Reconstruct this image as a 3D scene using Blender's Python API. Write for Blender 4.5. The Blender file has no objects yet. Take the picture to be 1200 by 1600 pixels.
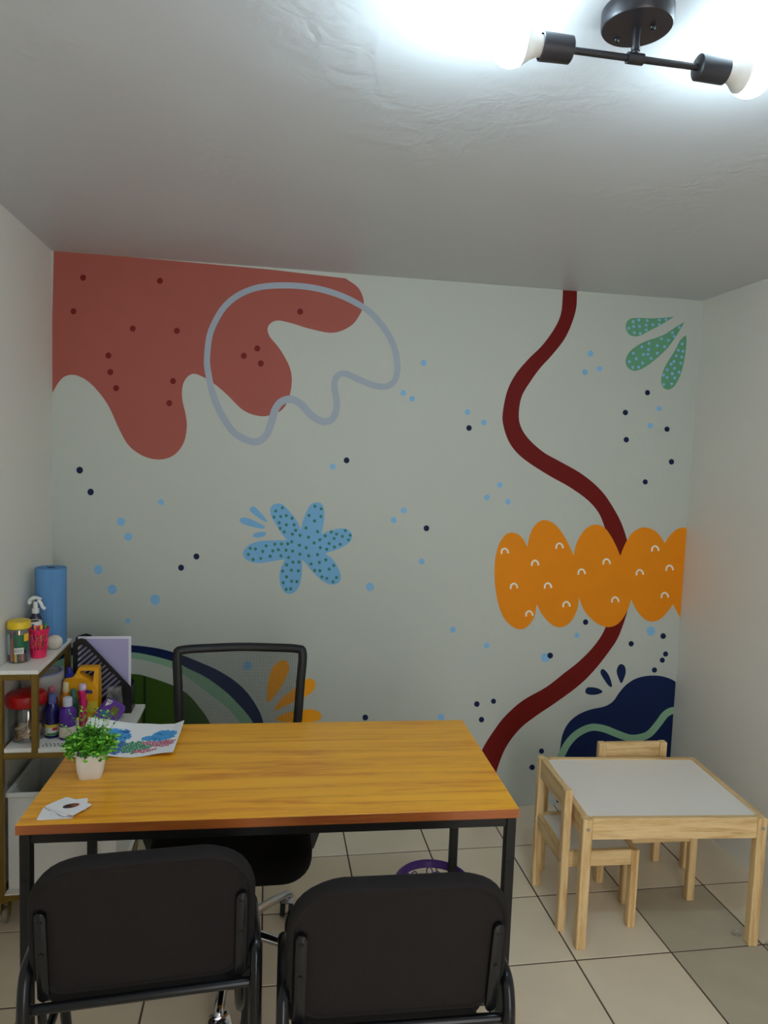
import bpy, bmesh, math, random
from math import sin, cos, pi, radians
from mathutils import Vector, Matrix, noise
random.seed(7)
SC = bpy.context.scene
COL = SC.collection

# ------------------------------------------------------------------ camera
CZ = 1.6086
YAW, PITCH, ROLL, FPX = 0.1617, -0.0819, 0.0358, 1106.0
def cam_axes():
    cy, sy, cp, sp, cr, sr = cos(YAW), sin(YAW), cos(PITCH), sin(PITCH), cos(ROLL), sin(ROLL)
    f = Vector((sy*cp, cy*cp, sp)); r = Vector((cy, -sy, 0)); u = r.cross(f)
    return cr*r + sr*u, -sr*r + cr*u, f
CR, CU, CF = cam_axes()
cam_d = bpy.data.cameras.new('camera'); cam = bpy.data.objects.new('camera', cam_d); COL.objects.link(cam)
cam_d.sensor_fit = 'VERTICAL'; cam_d.sensor_height = 36.0; cam_d.lens = FPX/1600*36.0; cam_d.clip_start = .02
M = Matrix.Identity(4)
for i in range(3):
    M[i][0], M[i][1], M[i][2] = CR[i], CU[i], -CF[i]
M[2][3] = CZ
cam.matrix_world = M
SC.camera = cam

# ------------------------------------------------------------------ world, exposure
WORLD_STRENGTH = 4.3     # soft fill light, enters by the doorway opening added behind the camera
w = bpy.data.worlds.new('world'); SC.world = w; w.use_nodes = True
w.node_tree.nodes['Background'].inputs[0].default_value = (1.0, .98, .95, 1)
w.node_tree.nodes['Background'].inputs[1].default_value = WORLD_STRENGTH
SC.view_settings.view_transform = 'Standard'; SC.view_settings.look = 'None'
SC.view_settings.gamma = 1.0; SC.view_settings.exposure = 0.15
SC.view_settings.use_curve_mapping = False
BULB_STRENGTH = 235.0
BULB_COLOR = (.68, .90, 1.0, 1)

# room (metres): camera stands at x = 0, y = 0
XL, XR, YB, YF, H = -.8614, 1.9267, 3.0222, -.78, 2.3546

# ------------------------------------------------------------------ materials
def S(r, g, b, k=1.0):
    def l(c):
        c /= 255.0
        return c/12.92 if c <= .04045 else ((c+.055)/1.055)**2.4
    return (min(l(r)*k, 1), min(l(g)*k, 1), min(l(b)*k, 1), 1)
def mat(name, col, rough=.5, metal=0, var=0, vscale=8, bump=0, bscale=60, spec=.5, coat=0, alpha_mesh=None, stretch=None, detail=4):
    m = bpy.data.materials.new(name); m.use_nodes = True
    nt = m.node_tree; b = nt.nodes['Principled BSDF']
    b.inputs['Base Color'].default_value = col; b.inputs['Roughness'].default_value = rough
    b.inputs['Metallic'].default_value = metal; b.inputs['Specular IOR Level'].default_value = spec
    b.inputs['Coat Weight'].default_value = coat
    tc = nt.nodes.new('ShaderNodeTexCoord'); vec = tc.outputs['Object']
    if stretch:
        mp = nt.nodes.new('ShaderNodeMapping'); mp.inputs['Scale'].default_value = stretch
        nt.links.new(vec, mp.inputs['Vector']); vec = mp.outputs[0]
    if var:
        n = nt.nodes.new('ShaderNodeTexNoise'); n.inputs['Scale'].default_value = vscale; n.inputs['Detail'].default_value = detail
        nt.links.new(vec, n.inputs['Vector'])
        mx = nt.nodes.new('ShaderNodeMix'); mx.data_type = 'RGBA'
        mx.inputs['A'].default_value = tuple(c*(1-var) for c in col[:3])+(1,)
        mx.inputs['B'].default_value = tuple(min(1, c*(1+var)) for c in col[:3])+(1,)
        nt.links.new(n.outputs['Fac'], mx.inputs['Factor']); nt.links.new(mx.outputs['Result'], b.inputs['Base Color'])
    if bump:
        n2 = nt.nodes.new('ShaderNodeTexNoise'); n2.inputs['Scale'].default_value = bscale; n2.inputs['Detail'].default_value = 5
        nt.links.new(vec, n2.inputs['Vector'])
        bp = nt.nodes.new('ShaderNodeBump'); bp.inputs['Strength'].default_value = bump; bp.inputs['Distance'].default_value = .01
        nt.links.new(n2.outputs['Fac'], bp.inputs['Height']); nt.links.new(bp.outputs[0], b.inputs['Normal'])
    return m
def plaster(name, col, rough, patch_strength, fine_strength, var=.025):
    # painted plaster: fine grain, and trowel marks that gather in patches
    m = mat(name, col, rough, var=var, vscale=1.3)
    nt = m.node_tree; b = nt.nodes['Principled BSDF']; tc = nt.nodes.new('ShaderNodeTexCoord')
    def nz(scale, det, dist=0):
        n = nt.nodes.new('ShaderNodeTexNoise'); n.inputs['Scale'].default_value = scale; n.inputs['Detail'].default_value = det
        n.inputs['Distortion'].default_value = dist; nt.links.new(tc.outputs['Object'], n.inputs['Vector']); return n
    big, patch, fine = nz(2.2, 2), nz(14, 6, .8), nz(90, 4)
    ramp = nt.nodes.new('ShaderNodeValToRGB'); ramp.color_ramp.elements[0].position = .46; ramp.color_ramp.elements[1].position = .66
    nt.links.new(big.outputs['Fac'], ramp.inputs[0])
    mul = nt.nodes.new('ShaderNodeMath'); mul.operation = 'MULTIPLY'
    nt.links.new(ramp.outputs[0], mul.inputs[0]); nt.links.new(patch.outputs['Fac'], mul.inputs[1])
    b1 = nt.nodes.new('ShaderNodeBump'); b1.inputs['Strength'].default_value = patch_strength; b1.inputs['Distance'].default_value = .02
    nt.links.new(mul.outputs[0], b1.inputs['Height'])
    b2 = nt.nodes.new('ShaderNodeBump'); b2.inputs['Strength'].default_value = fine_strength; b2.inputs['Distance'].default_value = .004
    nt.links.new(fine.outputs['Fac'], b2.inputs['Height']); nt.links.new(b1.outputs[0], b2.inputs['Normal'])
    nt.links.new(b2.outputs[0], b.inputs['Normal'])
    return m
def wood(name, light, dark, sx, sy, sz, rough=.35, amount=1.0, ring=3.0, rscale=(1, 1, 1), rdist=2.5):
    m = bpy.data.materials.new(name); m.use_nodes = True
    nt = m.node_tree; b = nt.nodes['Principled BSDF']; b.inputs['Roughness'].default_value = rough
    tc = nt.nodes.new('ShaderNodeTexCoord'); mp = nt.nodes.new('ShaderNodeMapping'); mp.inputs['Scale'].default_value = (sx, sy, sz)
    nt.links.new(tc.outputs['Object'], mp.inputs['Vector'])
    n = nt.nodes.new('ShaderNodeTexNoise'); n.inputs['Scale'].default_value = ring; n.inputs['Detail'].default_value = 6; n.inputs['Distortion'].default_value = rdist*.3
    nt.links.new(mp.outputs[0], n.inputs['Vector'])
    n2 = nt.nodes.new('ShaderNodeTexNoise'); n2.inputs['Scale'].default_value = ring*9; n2.inputs['Detail'].default_value = 3
    nt.links.new(mp.outputs[0], n2.inputs['Vector'])
    ad = nt.nodes.new('ShaderNodeMath'); ad.operation = 'MULTIPLY_ADD'; ad.inputs[1].default_value = .35
    nt.links.new(n2.outputs['Fac'], ad.inputs[0]); nt.links.new(n.outputs['Fac'], ad.inputs[2])
    r = nt.nodes.new('ShaderNodeValToRGB')
    e = r.color_ramp.elements; e[0].position = .50; e[1].position = .84
    e[0].color = dark; e[1].color = light
    mid = e.new(.66); mid.color = tuple((a*.35+c*.65) for a, c in zip(dark, light))
    nt.links.new(ad.outputs[0], r.inputs[0]); nt.links.new(r.outputs[0], b.inputs['Base Color'])
    return m
def clear(name, tint=(.95, .96, .96, 1), gloss=.10, rough=.05, milk=0, milkcol=(.8, .8, .8, 1)):
    m = bpy.data.materials.new(name); m.use_nodes = True
    nt = m.node_tree; nt.nodes.clear()
    o = nt.nodes.new('ShaderNodeOutputMaterial'); t = nt.nodes.new('ShaderNodeBsdfTransparent'); t.inputs[0].default_value = tint
    g = nt.nodes.new('ShaderNodeBsdfGlossy'); g.inputs['Roughness'].default_value = rough
    mx = nt.nodes.new('ShaderNodeMixShader'); mx.inputs[0].default_value = gloss
    nt.links.new(t.outputs[0], mx.inputs[1]); nt.links.new(g.outputs[0], mx.inputs[2]); last = mx
    if milk:
        d = nt.nodes.new('ShaderNodeBsdfDiffuse'); d.inputs[0].default_value = milkcol
        m2 = nt.nodes.new('ShaderNodeMixShader'); m2.inputs[0].default_value = milk
        nt.links.new(mx.outputs[0], m2.inputs[1]); nt.links.new(d.outputs[0], m2.inputs[2]); last = m2
    nt.links.new(last.outputs[0], o.inputs[0]); return m
def glow(name, col, strength):
    m = bpy.data.materials.new(name); m.use_nodes = True
    b = m.node_tree.nodes['Principled BSDF']; b.inputs['Base Color'].default_value = (.9, .9, .9, 1)
    b.inputs['Emission Color'].default_value = col; b.inputs['Emission Strength'].default_value = strength
    return m
def mesh_fabric(name, col):
    m = bpy.data.materials.new(name); m.use_nodes = True
    nt = m.node_tree; b = nt.nodes['Principled BSDF']; b.inputs['Base Color'].default_value = col; b.inputs['Roughness'].default_value = .8
    tc = nt.nodes.new('ShaderNodeTexCoord'); sp = nt.nodes.new('ShaderNodeSeparateXYZ'); nt.links.new(tc.outputs['Object'], sp.inputs[0])
    def wv(a, op2, fr):
        s = nt.nodes.new('ShaderNodeMath'); s.operation = 'MULTIPLY'; s.inputs[1].default_value = fr
        nt.links.new(a, s.inputs[0]); q = nt.nodes.new('ShaderNodeMath'); q.operation = op2; nt.links.new(s.outputs[0], q.inputs[0]); return q.outputs[0]
    def ar(op, a, c):
        s = nt.nodes.new('ShaderNodeMath'); s.operation = op
        for i, v in enumerate((a, c)):
            if isinstance(v, (int, float)): s.inputs[i].default_value = v
            else: nt.links.new(v, s.inputs[i])
        return s.outputs[0]
    fr = 2*pi/.0062
    hole = ar('MULTIPLY', wv(sp.outputs[0], 'SINE', fr), wv(sp.outputs[2], 'SINE', fr))
    a = ar('GREATER_THAN', hole, 0.30)      # round-ish holes in a diagonal grid
    b2 = ar('GREATER_THAN', ar('MULTIPLY', hole, -1.0), .30)
    op = ar('MAXIMUM', a, b2)
    al = ar('SUBTRACT', 1.0, op)
    nt.links.new(al, b.inputs['Alpha']); return m

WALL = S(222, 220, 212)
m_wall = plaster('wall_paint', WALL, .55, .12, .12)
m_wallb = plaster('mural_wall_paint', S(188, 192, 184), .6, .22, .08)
m_ceil = plaster('ceiling_paint', S(192, 193, 197), .40, .20, .06, .03)
m_grout = mat('grout', S(98, 76, 66), .9, var=.2, vscale=30)
m_tile = mat('tile_glaze', S(230, 216, 192), .22, var=.07, vscale=6, bump=.03, bscale=5, detail=6)
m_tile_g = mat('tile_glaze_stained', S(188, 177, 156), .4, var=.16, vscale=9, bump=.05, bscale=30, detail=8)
PAINTC = dict(
    red=S(120, 62, 54, 2), dkred=S(88, 12, 12, 1.8), grey=S(130, 138, 149, 1.65), maroon=S(80, 4, 1, 1.8), orange=S(168, 98, 3, 2.1), white=S(200, 196, 188, 1.5),
    drop=S(72, 114, 88, 2), sky=S(108, 150, 182, 1.6), flower=S(86, 128, 160, 2), fdot=S(44, 94, 82, 1.9), navy=S(3, 19, 54, 1.9), sage=S(112, 146, 120, 1.6),
    leaf=S(38, 60, 10, 2.1), leafdk=S(16, 28, 8, 2), orange2=S(190, 122, 16, 2), navydot=S(4, 16, 48, 1.9))
PM = {k: mat('paint_'+k, v, .6, spec=.25, var=.05, vscale=10, bump=.03, bscale=90) for k, v in PAINTC.items()}
m_black_metal = mat('black_powder_coat', S(13, 13, 14), .5, spec=.35, bump=.02, bscale=200)
m_gloss_black = mat('gloss_black_tube', S(36, 37, 40), .25, metal=.6)
m_black_fab = mat('black_fabric', S(32, 29, 29), .95, var=.15, vscale=200, bump=.15, bscale=400, spec=.2)
m_black_fab2 = mat('black_seat_fabric', S(18, 17, 18), .95, var=.15, vscale=200, bump=.1, bscale=400, spec=.2)
m_black_pl = mat('black_plastic', S(13, 13, 15), .5)
m_chrome = mat('chrome', S(200, 200, 205), .15, metal=1)
m_alu = mat('light_metal', S(205, 203, 198), .3, metal=.8)
m_desk = wood('desk_laminate', S(248, 180, 40), S(218, 136, 26), .9, 14, 14, .32, ring=2.2, rdist=3)
m_deskedge = wood('desk_edge', S(168, 92, 38), S(138, 68, 26), 1, 14, 14, .4)
PL, PD = S(236, 206, 154), S(200, 158, 100)
m_pine_x = wood('pine_along_x', PL, PD, 1.6, 22, 22, .5, ring=2)
m_pine_y = wood('pine_along_y', PL, PD, 22, 1.6, 22, .5, ring=2)
m_pine_z = wood('pine_along_z', PL, PD, 22, 22, 1.6, .5, ring=2)
m_white_board = mat('white_board', S(244, 241, 235), .4)
m_gold = mat('golden_metal', S(128, 100, 36), .4, metal=.35, var=.06)
m_white_pl = mat('white_plastic', S(228, 228, 224), .35)

# ------------------------------------------------------------------ mesh helpers
def finish(name, bm, m, parent=None, smooth=False, kind=None):
    me = bpy.data.meshes.new(name); bmesh.ops.recalc_face_normals(bm, faces=bm.faces); bm.to_mesh(me); bm.free()
    if m: me.materials.append(m)
    if smooth:
        for p in me.polygons: p.use_smooth = True
        try: me.set_sharp_from_angle(angle=radians(40))
        except Exception: pass
    o = bpy.data.objects.new(name, me); COL.objects.link(o)
    if parent: o.parent = parent
    if kind: o['kind'] = kind
    return o
def tag(o, label=None, cat=None, group=None, kind=None):
    if label: o['label'] = label
    if cat: o['category'] = cat
    if group: o['group'] = group
    if kind: o['kind'] = kind
    return o
def thing(name, label, cat, loc=(0, 0, 0), rz=0, group=None):
    o = bpy.data.objects.new(name, None); COL.objects.link(o); o.empty_display_size = .05
    o.location = loc; o.rotation_euler = (0, 0, rz); return tag(o, label, cat, group)
def copy_tree(o, parent=None):
    c = o.copy(); COL.objects.link(c); c.parent = parent
    for ch in o.children: copy_tree(ch, c)
    return c
def NB(): return bmesh.new()
def box(bm, lo, hi, bev=.0015, mx=None, seg=1):
    t = bmesh.new(); r = bmesh.ops.create_cube(t, size=1)
    for v in t.verts:
        v.co = Vector([(lo[i]+hi[i])/2 + v.co[i]*(hi[i]-lo[i]) for i in range(3)])
    if bev: bmesh.ops.bevel(t, geom=list(t.edges), offset=bev, segments=seg, affect='EDGES', profile=.5)
    merge(bm, t, mx)
def merge(bm, t, mx=None):
    if mx is not None: bmesh.ops.transform(t, matrix=mx, verts=t.verts)
    t.verts.index_update(); vs = [bm.verts.new(v.co) for v in t.verts]
    for f in t.faces:
        try: bm.faces.new([vs[v.index] for v in f.verts])
        except ValueError: pass
    t.free()
def lathe(bm, prof, seg=24, c=(0, 0, 0), mx=None, sx=1, sy=1):
    t = bmesh.new(); rings = []
    for r, z in prof:
        if r <= 1e-6: rings.append([t.verts.new((0, 0, z))])
        else: rings.append([t.verts.new((r*cos(2*pi*k/seg)*sx, r*sin(2*pi*k/seg)*sy, z)) for k in range(seg)])
    for a, b in zip(rings, rings[1:]):
        for k in range(seg):
            k2 = (k+1) % seg
            if len(a) == 1 and len(b) == 1: continue
            if len(a) == 1: t.faces.new((a[0], b[k], b[k2]))
            elif len(b) == 1: t.faces.new((a[k], b[0], a[k2]))
            else: t.faces.new((a[k], b[k], b[k2], a[k2]))
    if mx is None: mx = Matrix.Translation(c)
    merge(bm, t, mx)
def frame_to(p0, p1):
    d = (Vector(p1)-Vector(p0)); L = d.length; q = d.to_track_quat('Z', 'Y')
    return Matrix.Translation(p0) @ q.to_matrix().to_4x4(), L
def cyl(bm, p0, p1, r0, r1=None, seg=16, bev=0):
    r1 = r0 if r1 is None else r1; mx, L = frame_to(p0, p1)
    if bev: lathe(bm, [(0, 0), (r0-bev, 0), (r0, bev), (r1, L-bev), (r1-bev, L), (0, L)], seg, mx=mx)
    else: lathe(bm, [(0, 0), (r0, 0), (r1, L), (0, L)], seg, mx=mx)
def crom(pts, n=6, closed=False):
    P = [Vector(p) for p in pts]; out = []; N = len(P)
    rng = range(N) if closed else range(N-1)
    for i in rng:
        p1, p2 = P[i], P[(i+1) % N]
        p0 = P[i-1] if (closed or i > 0) else p1*2-p2
        p3 = P[(i+2) % N] if (closed or i+2 < N) else p2*2-p1
        for k in range(n):
            t = k/n; out.append(.5*((2*p1)+(-p0+p2)*t+(2*p0-5*p1+4*p2-p3)*t*t+(-p0+3*p1-3*p2+p3)*t**3))
    if not closed: out.append(P[-1])
    return out
def tube(bm, pts, r, seg=10, closed=False, smooth=0, flat=None):
    P = crom(pts, smooth, closed) if smooth else [Vector(p) for p in pts]
    N = len(P); rings = []
    up = Vector((0, 0, 1)); prev = None
    for i in range(N):
        a = P[i-1] if (closed or i) else P[0]; b = P[(i+1) % N] if (closed or i < N-1) else P[-1]
        t = (b-a).normalized()
        if prev is None:
            n = t.orthogonal().normalized() if flat is None else (Vector(flat)-t*t.dot(Vector(flat))).normalized()
        else: n = (prev-t*t.dot(prev)).normalized()
        prev = n; bi = t.cross(n)
        rr = r(i/(N-1)) if callable(r) else r
        ra, rb = rr if isinstance(rr, tuple) else (rr, rr)
        rings.append([bm.verts.new(P[i]+n*cos(2*pi*k/seg)*ra+bi*sin(2*pi*k/seg)*rb) for k in range(seg)])
    for i in range(N if closed else N-1):
        A, B = rings[i], rings[(i+1) % N]
        off = 0
        if closed and i == N-1:
            off = min(range(seg), key=lambda o: (A[0].co-B[o].co).length)
        for k in range(seg):
            bm.faces.new((A[k], A[(k+1) % seg], B[(k+1+off) % seg], B[(k+off) % seg]))
    if not closed:
        bm.faces.new(rings[0]); bm.faces.new(rings[-1])
def prism(bm, poly, h, mx=None, bev=0):
    # poly in local xy, extruded z from 0 to h
    t = bmesh.new(); a = [t.verts.new((p[0], p[1], 0)) for p in poly]; b = [t.verts.new((p[0], p[1], h)) for p in poly]
    n = len(poly); fa = t.faces.new(a); fb = t.faces.new(b)
    for k in range(n): t.faces.new((a[k], a[(k+1) % n], b[(k+1) % n], b[k]))
    if bev:
        es = list(set(list(fa.edges)+list(fb.edges))); bmesh.ops.bevel(t, geom=es, offset=bev, segments=2, affect='EDGES', profile=.5)
    merge(bm, t, mx)
def rrect(w, h, r, n=6, rb=None):
    rb = r if rb is None else rb; out = []
    for cx, cy, a0, rr in ((w/2, h/2, 0, r), (-w/2, h/2, 90, r), (-w/2, -h/2, 180, rb), (w/2, -h/2, 270, rb)):
        sx = 1 if cx > 0 else -1; sy = 1 if cy > 0 else -1
        for k in range(n+1):
            a = radians(a0+90*k/n); out.append((cx-sx*rr+rr*cos(a), cy-sy*rr+rr*sin(a)))
    return out
XZ = Matrix(((1, 0, 0, 0), (0, 0, -1, 0), (0, 1, 0, 0), (0, 0, 0, 1)))    # local (x,y,z) -> world (x,-z,y)
def pillow(bm, outline, prof, mx=None, bend=None):
    """closed cushion: outline (x,y), prof = [(scale, z)...] from one pole to the other"""
    t = bmesh.new(); rings = []
    for s, z in prof: rings.append([t.verts.new((x*s, y*s, z)) for x, y in outline])
    n = len(outline)
    for A, B in zip(rings, rings[1:]):
        for k in range(n): t.faces.new((A[k], A[(k+1) % n], B[(k+1) % n], B[k]))
    t.faces.new(rings[0]); t.faces.new(rings[-1])
    if bend:
        for v in t.verts: v.co = bend(v.co)
    merge(bm, t, mx)

# ------------------------------------------------------------------ room shell
def slab(name, lo, hi, m):
    bm = NB(); box(bm, lo, hi, 0); o = finish(name, bm, m); o['kind'] = 'structure'; return o
T = .1
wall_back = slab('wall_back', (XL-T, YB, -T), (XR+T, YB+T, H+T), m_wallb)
wall_left = slab('wall_left', (XL-T, YF-T, -T), (XL, YB, H+T), m_wall)
wall_right = slab('wall_right', (XR, YF-T, -T), (XR+T, YB, H+T), m_wall)
DX0, DX1, DZ = .10, 1.00, 2.05      # unseen doorway opening, added behind the camera to let in fill light
bm = NB(); box(bm, (XL, YF-T, -T), (DX0, YF, H+T), 0); box(bm, (DX1, YF-T, -T), (XR, YF, H+T), 0); box(bm, (DX0, YF-T, DZ), (DX1, YF, H+T), 0)
wall_front = finish('wall_front', bm, m_wall); wall_front['kind'] = 'structure'
ceiling = slab('ceiling', (XL, YF, H), (XR, YB, H+T), m_ceil)
floor = slab('floor', (XL, YF, -T), (XR, YB, -.003), m_grout)
TS, TOX, TOY = .3347, .3428, YB+.0107
cache = {}
for i in range(-5, 7):
    for j in range(0, 13):
        x0, x1 = TOX+i*TS+.0028, TOX+(i+1)*TS-.0028
        y1, y0 = TOY-j*TS-.0028, TOY-(j+1)*TS+.0028
        x0, x1, y0, y1 = max(x0, XL), min(x1, XR), max(y0, YF), min(y1, YB)
        if x1-x0 < .01 or y1-y0 < .01: continue
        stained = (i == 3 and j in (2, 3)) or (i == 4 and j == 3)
        key = (round(x1-x0, 4), round(y1-y0, 4), stained)
        if key not in cache:
            bm = NB(); box(bm, (0, 0, -.0028), (x1-x0, y1-y0, 0), .0012)
            o = finish('tile', bm, m_tile_g if stained else m_tile, floor); cache[key] = o.data
        else:
            o = bpy.data.objects.new('tile', cache[key]); COL.objects.link(o); o.parent = floor
        o.location = (x0, y0, random.uniform(-.0004, .0002))

# ------------------------------------------------------------------ mural, painted flat on the back wall
def W(px, py):
    d = CF+CR*((px-600)/FPX)-CU*((py-800)/FPX); k = YB/d.y
    return (min(max(d.x*k, XL+.0005), XR-.0005), min(max(CZ+d.z*k, .0005), H-.0005))
def conv(pts, ox=0, oy=0, sc=1.0): return [(ox+x/sc, oy+y/sc) for x, y in pts]
def wall_paint(name, px, key, layer, parent=wall_back, label=None, many=False):
    polys = px if many else [px]
    bm = NB(); y = YB-.0004*layer-.0003
    for poly in polys:
        vs = []
        for p in poly:
            x, z = W(p[0], p[1])
            if vs and (vs[-1].co-Vector((x, y, z))).length < 1e-4: continue
            vs.append(bm.verts.new((x, y, z)))
        if len(vs) > 3 and (vs[-1].co-vs[0].co).length < 1e-4: bm.verts.remove(vs.pop())
        if len(vs) > 2: bm.faces.new(vs)
    o = finish(name, bm, PM[key], parent)
    for p in o.data.polygons:
        if p.normal.y > 0: p.flip()
    if label: o['label'] = label
    return o
def band_px(center, wpx, n=6, closed=False):
    C = [Vector((p[0], p[1], 0)) for p in center]; C = [c.xy for c in crom([Vector((c.x, c.y, 0)) for c in C], n, closed)]
    return C
def strip_paint(name, L, R_, key, layer, parent=wall_back, label=None, closed=False):
    bm = NB(); y = YB-.0004*layer-.0003
    a = [bm.verts.new((W(*p)[0], y, W(*p)[1])) for p in L]; b = [bm.verts.new((W(*p)[0], y, W(*p)[1])) for p in R_]
    n = len(L)
    for k in range(n if closed else n-1):
        f = [a[k], b[k], b[(k+1) % n], a[(k+1) % n]]
        try: bm.faces.new(f)
        except ValueError: pass
    o = finish(name, bm, PM[key], parent)
    for p in o.data.polygons:
        if p.normal.y > 0: p.flip()
    if label: o['label'] = label
    return o
def stroke(name, center, wpx, key, layer, closed=False, n=6, **kw):
    C = band_px(center, wpx, n, closed); L = []; R_ = []; N = len(C)
    for i in range(N):
        a = C[i-1] if (closed or i) else C[0]; b = C[(i+1) % N] if (closed or i < N-1) else C[-1]
        t = (b-a).normalized(); nn = Vector((-t.y, t.x)); ww = (wpx(i/N) if callable(wpx) else wpx)/2
        L.append(C[i]+nn*ww); R_.append(C[i]-nn*ww)
    return strip_paint(name, L, R_, key, layer, closed=closed, **kw)
def sm(pts, n=5, closed=True): return [(v.x, v.y) for v in crom([(p[0], p[1], 0) for p in pts], n, closed)]
def circ(x, y, r, n=14, wob=0): return [(x+r*cos(2*pi*k/n)*(1+wob*sin(k*1.7+x)), y+r*1.05*sin(2*pi*k/n)) for k in range(n)]
def lobes(segs, n=5):
    """outline built of smooth runs that meet in sharp points"""
    out = []
    for s in segs: out += sm(s, n, False)[:-1]
    return out

# red blob with its dots
edge = sm([(540,435),(560,450),(568.5,472),(562,492),(547,510),(520,520),(485,514),(455,505),(432,501),(419,510),(421,525),(437,545),(452,572),(456,595),(452,620),(442,639),(425,648),(405,650),(380,641),(355,617),(335,600),(317,589),(302,584),(291,591),(285,605),(285,625),(290,647),(292,667),(287,692),(272,711),(250,718),(225,713),(202,697),(187,672),(170,635),(152,610),(135,594),(117,586),(102,588),(92,597),(82,614)], 5, False)
blob = wall_paint('painted_blob', edge+[(81,600),(80,500),(84,390),(200,400),(310,411),(420,421)], 'red', 1, label='muted red dripping blob painted in the upper corner')
for x, y in conv([(140,148),(380,158),(110,253),(295,307),(433,314),(219,391),(225,443),(243,493),(421,471),(409,540),(642,392),(684,369),(695,416),(818,254)], 60, 360, 2):
    wall_paint('painted_dot', circ(x, y, 4.7), 'dkred', 2, blob)
stroke('painted_loop', conv([(527,400),(530,440),(545,510),(575,580),(610,630),(650,655),(685,660),(712,640),(728,600),(740,560),(760,535),(790,528),(820,543),(850,575),(885,597),(915,592),(930,565),(932,530),(925,490),(930,460),(955,447),(1000,465),(1050,485),(1090,487),(1115,465),(1122,420),(1110,360),(1080,305),(1035,255),(980,220),(920,195),(850,178),(770,172),(690,178),(630,200),(585,235),(555,280),(535,330)], 60, 360, 2), lambda t: 9.5+2*sin(pi*min(1, t*2)) if t < .5 else 9.5, 'grey', 3, True, label='wavy grey-blue outline loop')
# maroon ribbon
Lp = conv([(572,78),(572,105),(565,180),(540,240),(490,310),(430,370),(380,430),(345,500),(327,590),(330,640),(350,700),(385,750),(440,795),(520,845),(600,890),(670,940),(715,990)], 660, 420, 2.609)+[(944,822),(955,860),(957,900),(955,940),(946,980),(929,1008),(905,1033),(881,1052),(854,1073),(816,1095),(789,1119),(772,1141),(755,1168),(742,1200),(734,1240),(732,1268)]
Rp = conv([(630,78),(630,105),(627,160),(610,220),(580,285),(530,350),(480,405),(440,460),(405,520),(393,590),(400,640),(430,690),(490,745),(560,785),(640,830),(710,885),(760,945)], 660, 420, 2.609)+[(972,820),(983,860),(987,900),(984,940),(968,991),(950,1020),(926,1050),(902,1073),(868,1098),(837,1119),(813,1138),(792,1165),(779,1195),(771,1225),(766,1250),(765,1268)]
n_ = min(len(Lp), len(Rp))
strip_paint('painted_ribbon', sm(Lp[:n_-1]+[Lp[-1]], 5, False), sm(Rp[:n_-1]+[Rp[-1]], 5, False), 'maroon', 1, label='dark maroon winding ribbon')
# orange scalloped cloud with white arches
oc = [[(108,390),(112,310),(130,240),(160,190),(195,173),(235,185),(262,215),(280,250)],[(280,250),(290,195),(315,140),(360,108),(410,122),(450,160),(490,225),(520,293)],[(520,293),(535,230),(565,175),(600,142),(640,132),(680,148),(710,185),(740,240),(763,295)],[(763,295),(790,230),(825,175),(870,150),(900,147),(940,162),(970,190),(995,228)],[(995,228),(1020,190),(1055,158),(1090,147),(1118,152)],[(1118,152),(1112,250),(1104,420),(1086,640)],[(1086,640),(1060,590),(1038,548)],[(1038,548),(1010,585),(970,625),(925,637),(885,620),(850,580),(820,523)],[(820,523),(800,580),(765,635),(730,660),(690,665),(645,648),(600,610),(570,570),(548,513)],[(548,513),(540,570),(515,625),(480,658),(440,667),(400,648),(360,605),(328,548)],[(328,548),(320,600),(300,640),(270,670),(235,677),(190,655),(150,605),(125,530),(112,450),(108,390)]]
cloud = wall_paint('painted_cloud', lobes([conv(s, 740, 780, 3.3333) for s in oc]), 'orange', 3, label='orange scalloped cloud shape')
for x, y in conv([(162,270),(447,243),(320,332),(210,452),(387,450),(290,595),(483,547),(562,378),(692,325),(737,523),(865,381),(945,257),(1020,358),(995,500)], 740, 780, 3.3333):
    stroke('painted_arch', [(x-5.2, y+4.5), (x-4.8, y-.5), (x-2, y-3.6), (x+1.2, y-3.6), (x+4.2, y-.8), (x+5.4, y+3.6)], 2.6, 'white', 4, parent=cloud, n=4)
# green drops upper right
GD = [([(800,128),(680,140),(520,150),(380,145),(260,145),(205,160),(165,200),(150,260),(170,330),(220,380),(300,390),(370,370),(480,310),(600,250),(700,190),(800,128)],
       [(250,195),(325,172),(440,178),(600,172),(690,165),(190,283),(258,260),(335,258),(425,242),(513,236),(600,232),(265,342),(345,352),(425,308)]),
      ([(940,195),(880,300),(800,430),(690,570),(560,690),(430,790),(330,840),(250,850),(180,810),(150,740),(165,660),(220,580),(330,500),(450,445),(560,410),(680,360),(800,280),(940,195)],
       [(868,272),(775,343),(800,393),(628,423),(722,443),(462,485),(572,515),(365,532),(670,530),(455,570),(250,617),(388,635),(447,632),(573,617),(490,685),(290,690),(198,730),(376,748),(245,808),(322,803)]),
      ([(960,380),(965,480),(940,680),(900,860),(850,980),(790,1070),(715,1105),(650,1070),(625,990),(640,890),(690,770),(760,660),(820,560),(870,460),(920,400),(960,380)],
       [(905,492),(855,577),(915,590),(826,652),(900,668),(795,728),(757,763),(887,750),(705,838),(803,818),(865,870),(773,890),(655,910),(703,943),(806,948),(660,1035),(765,1027)])]
for poly, dots in GD:
    d = wall_paint('painted_drop', sm(conv(poly, 960, 480, 8.571), 4, False)[:-1], 'drop', 1)
    wall_paint('painted_dots', [circ(x, y, 2.4, 8) for x, y in conv(dots, 960, 480, 8.571)], 'sky', 2, d, many=True)
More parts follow.
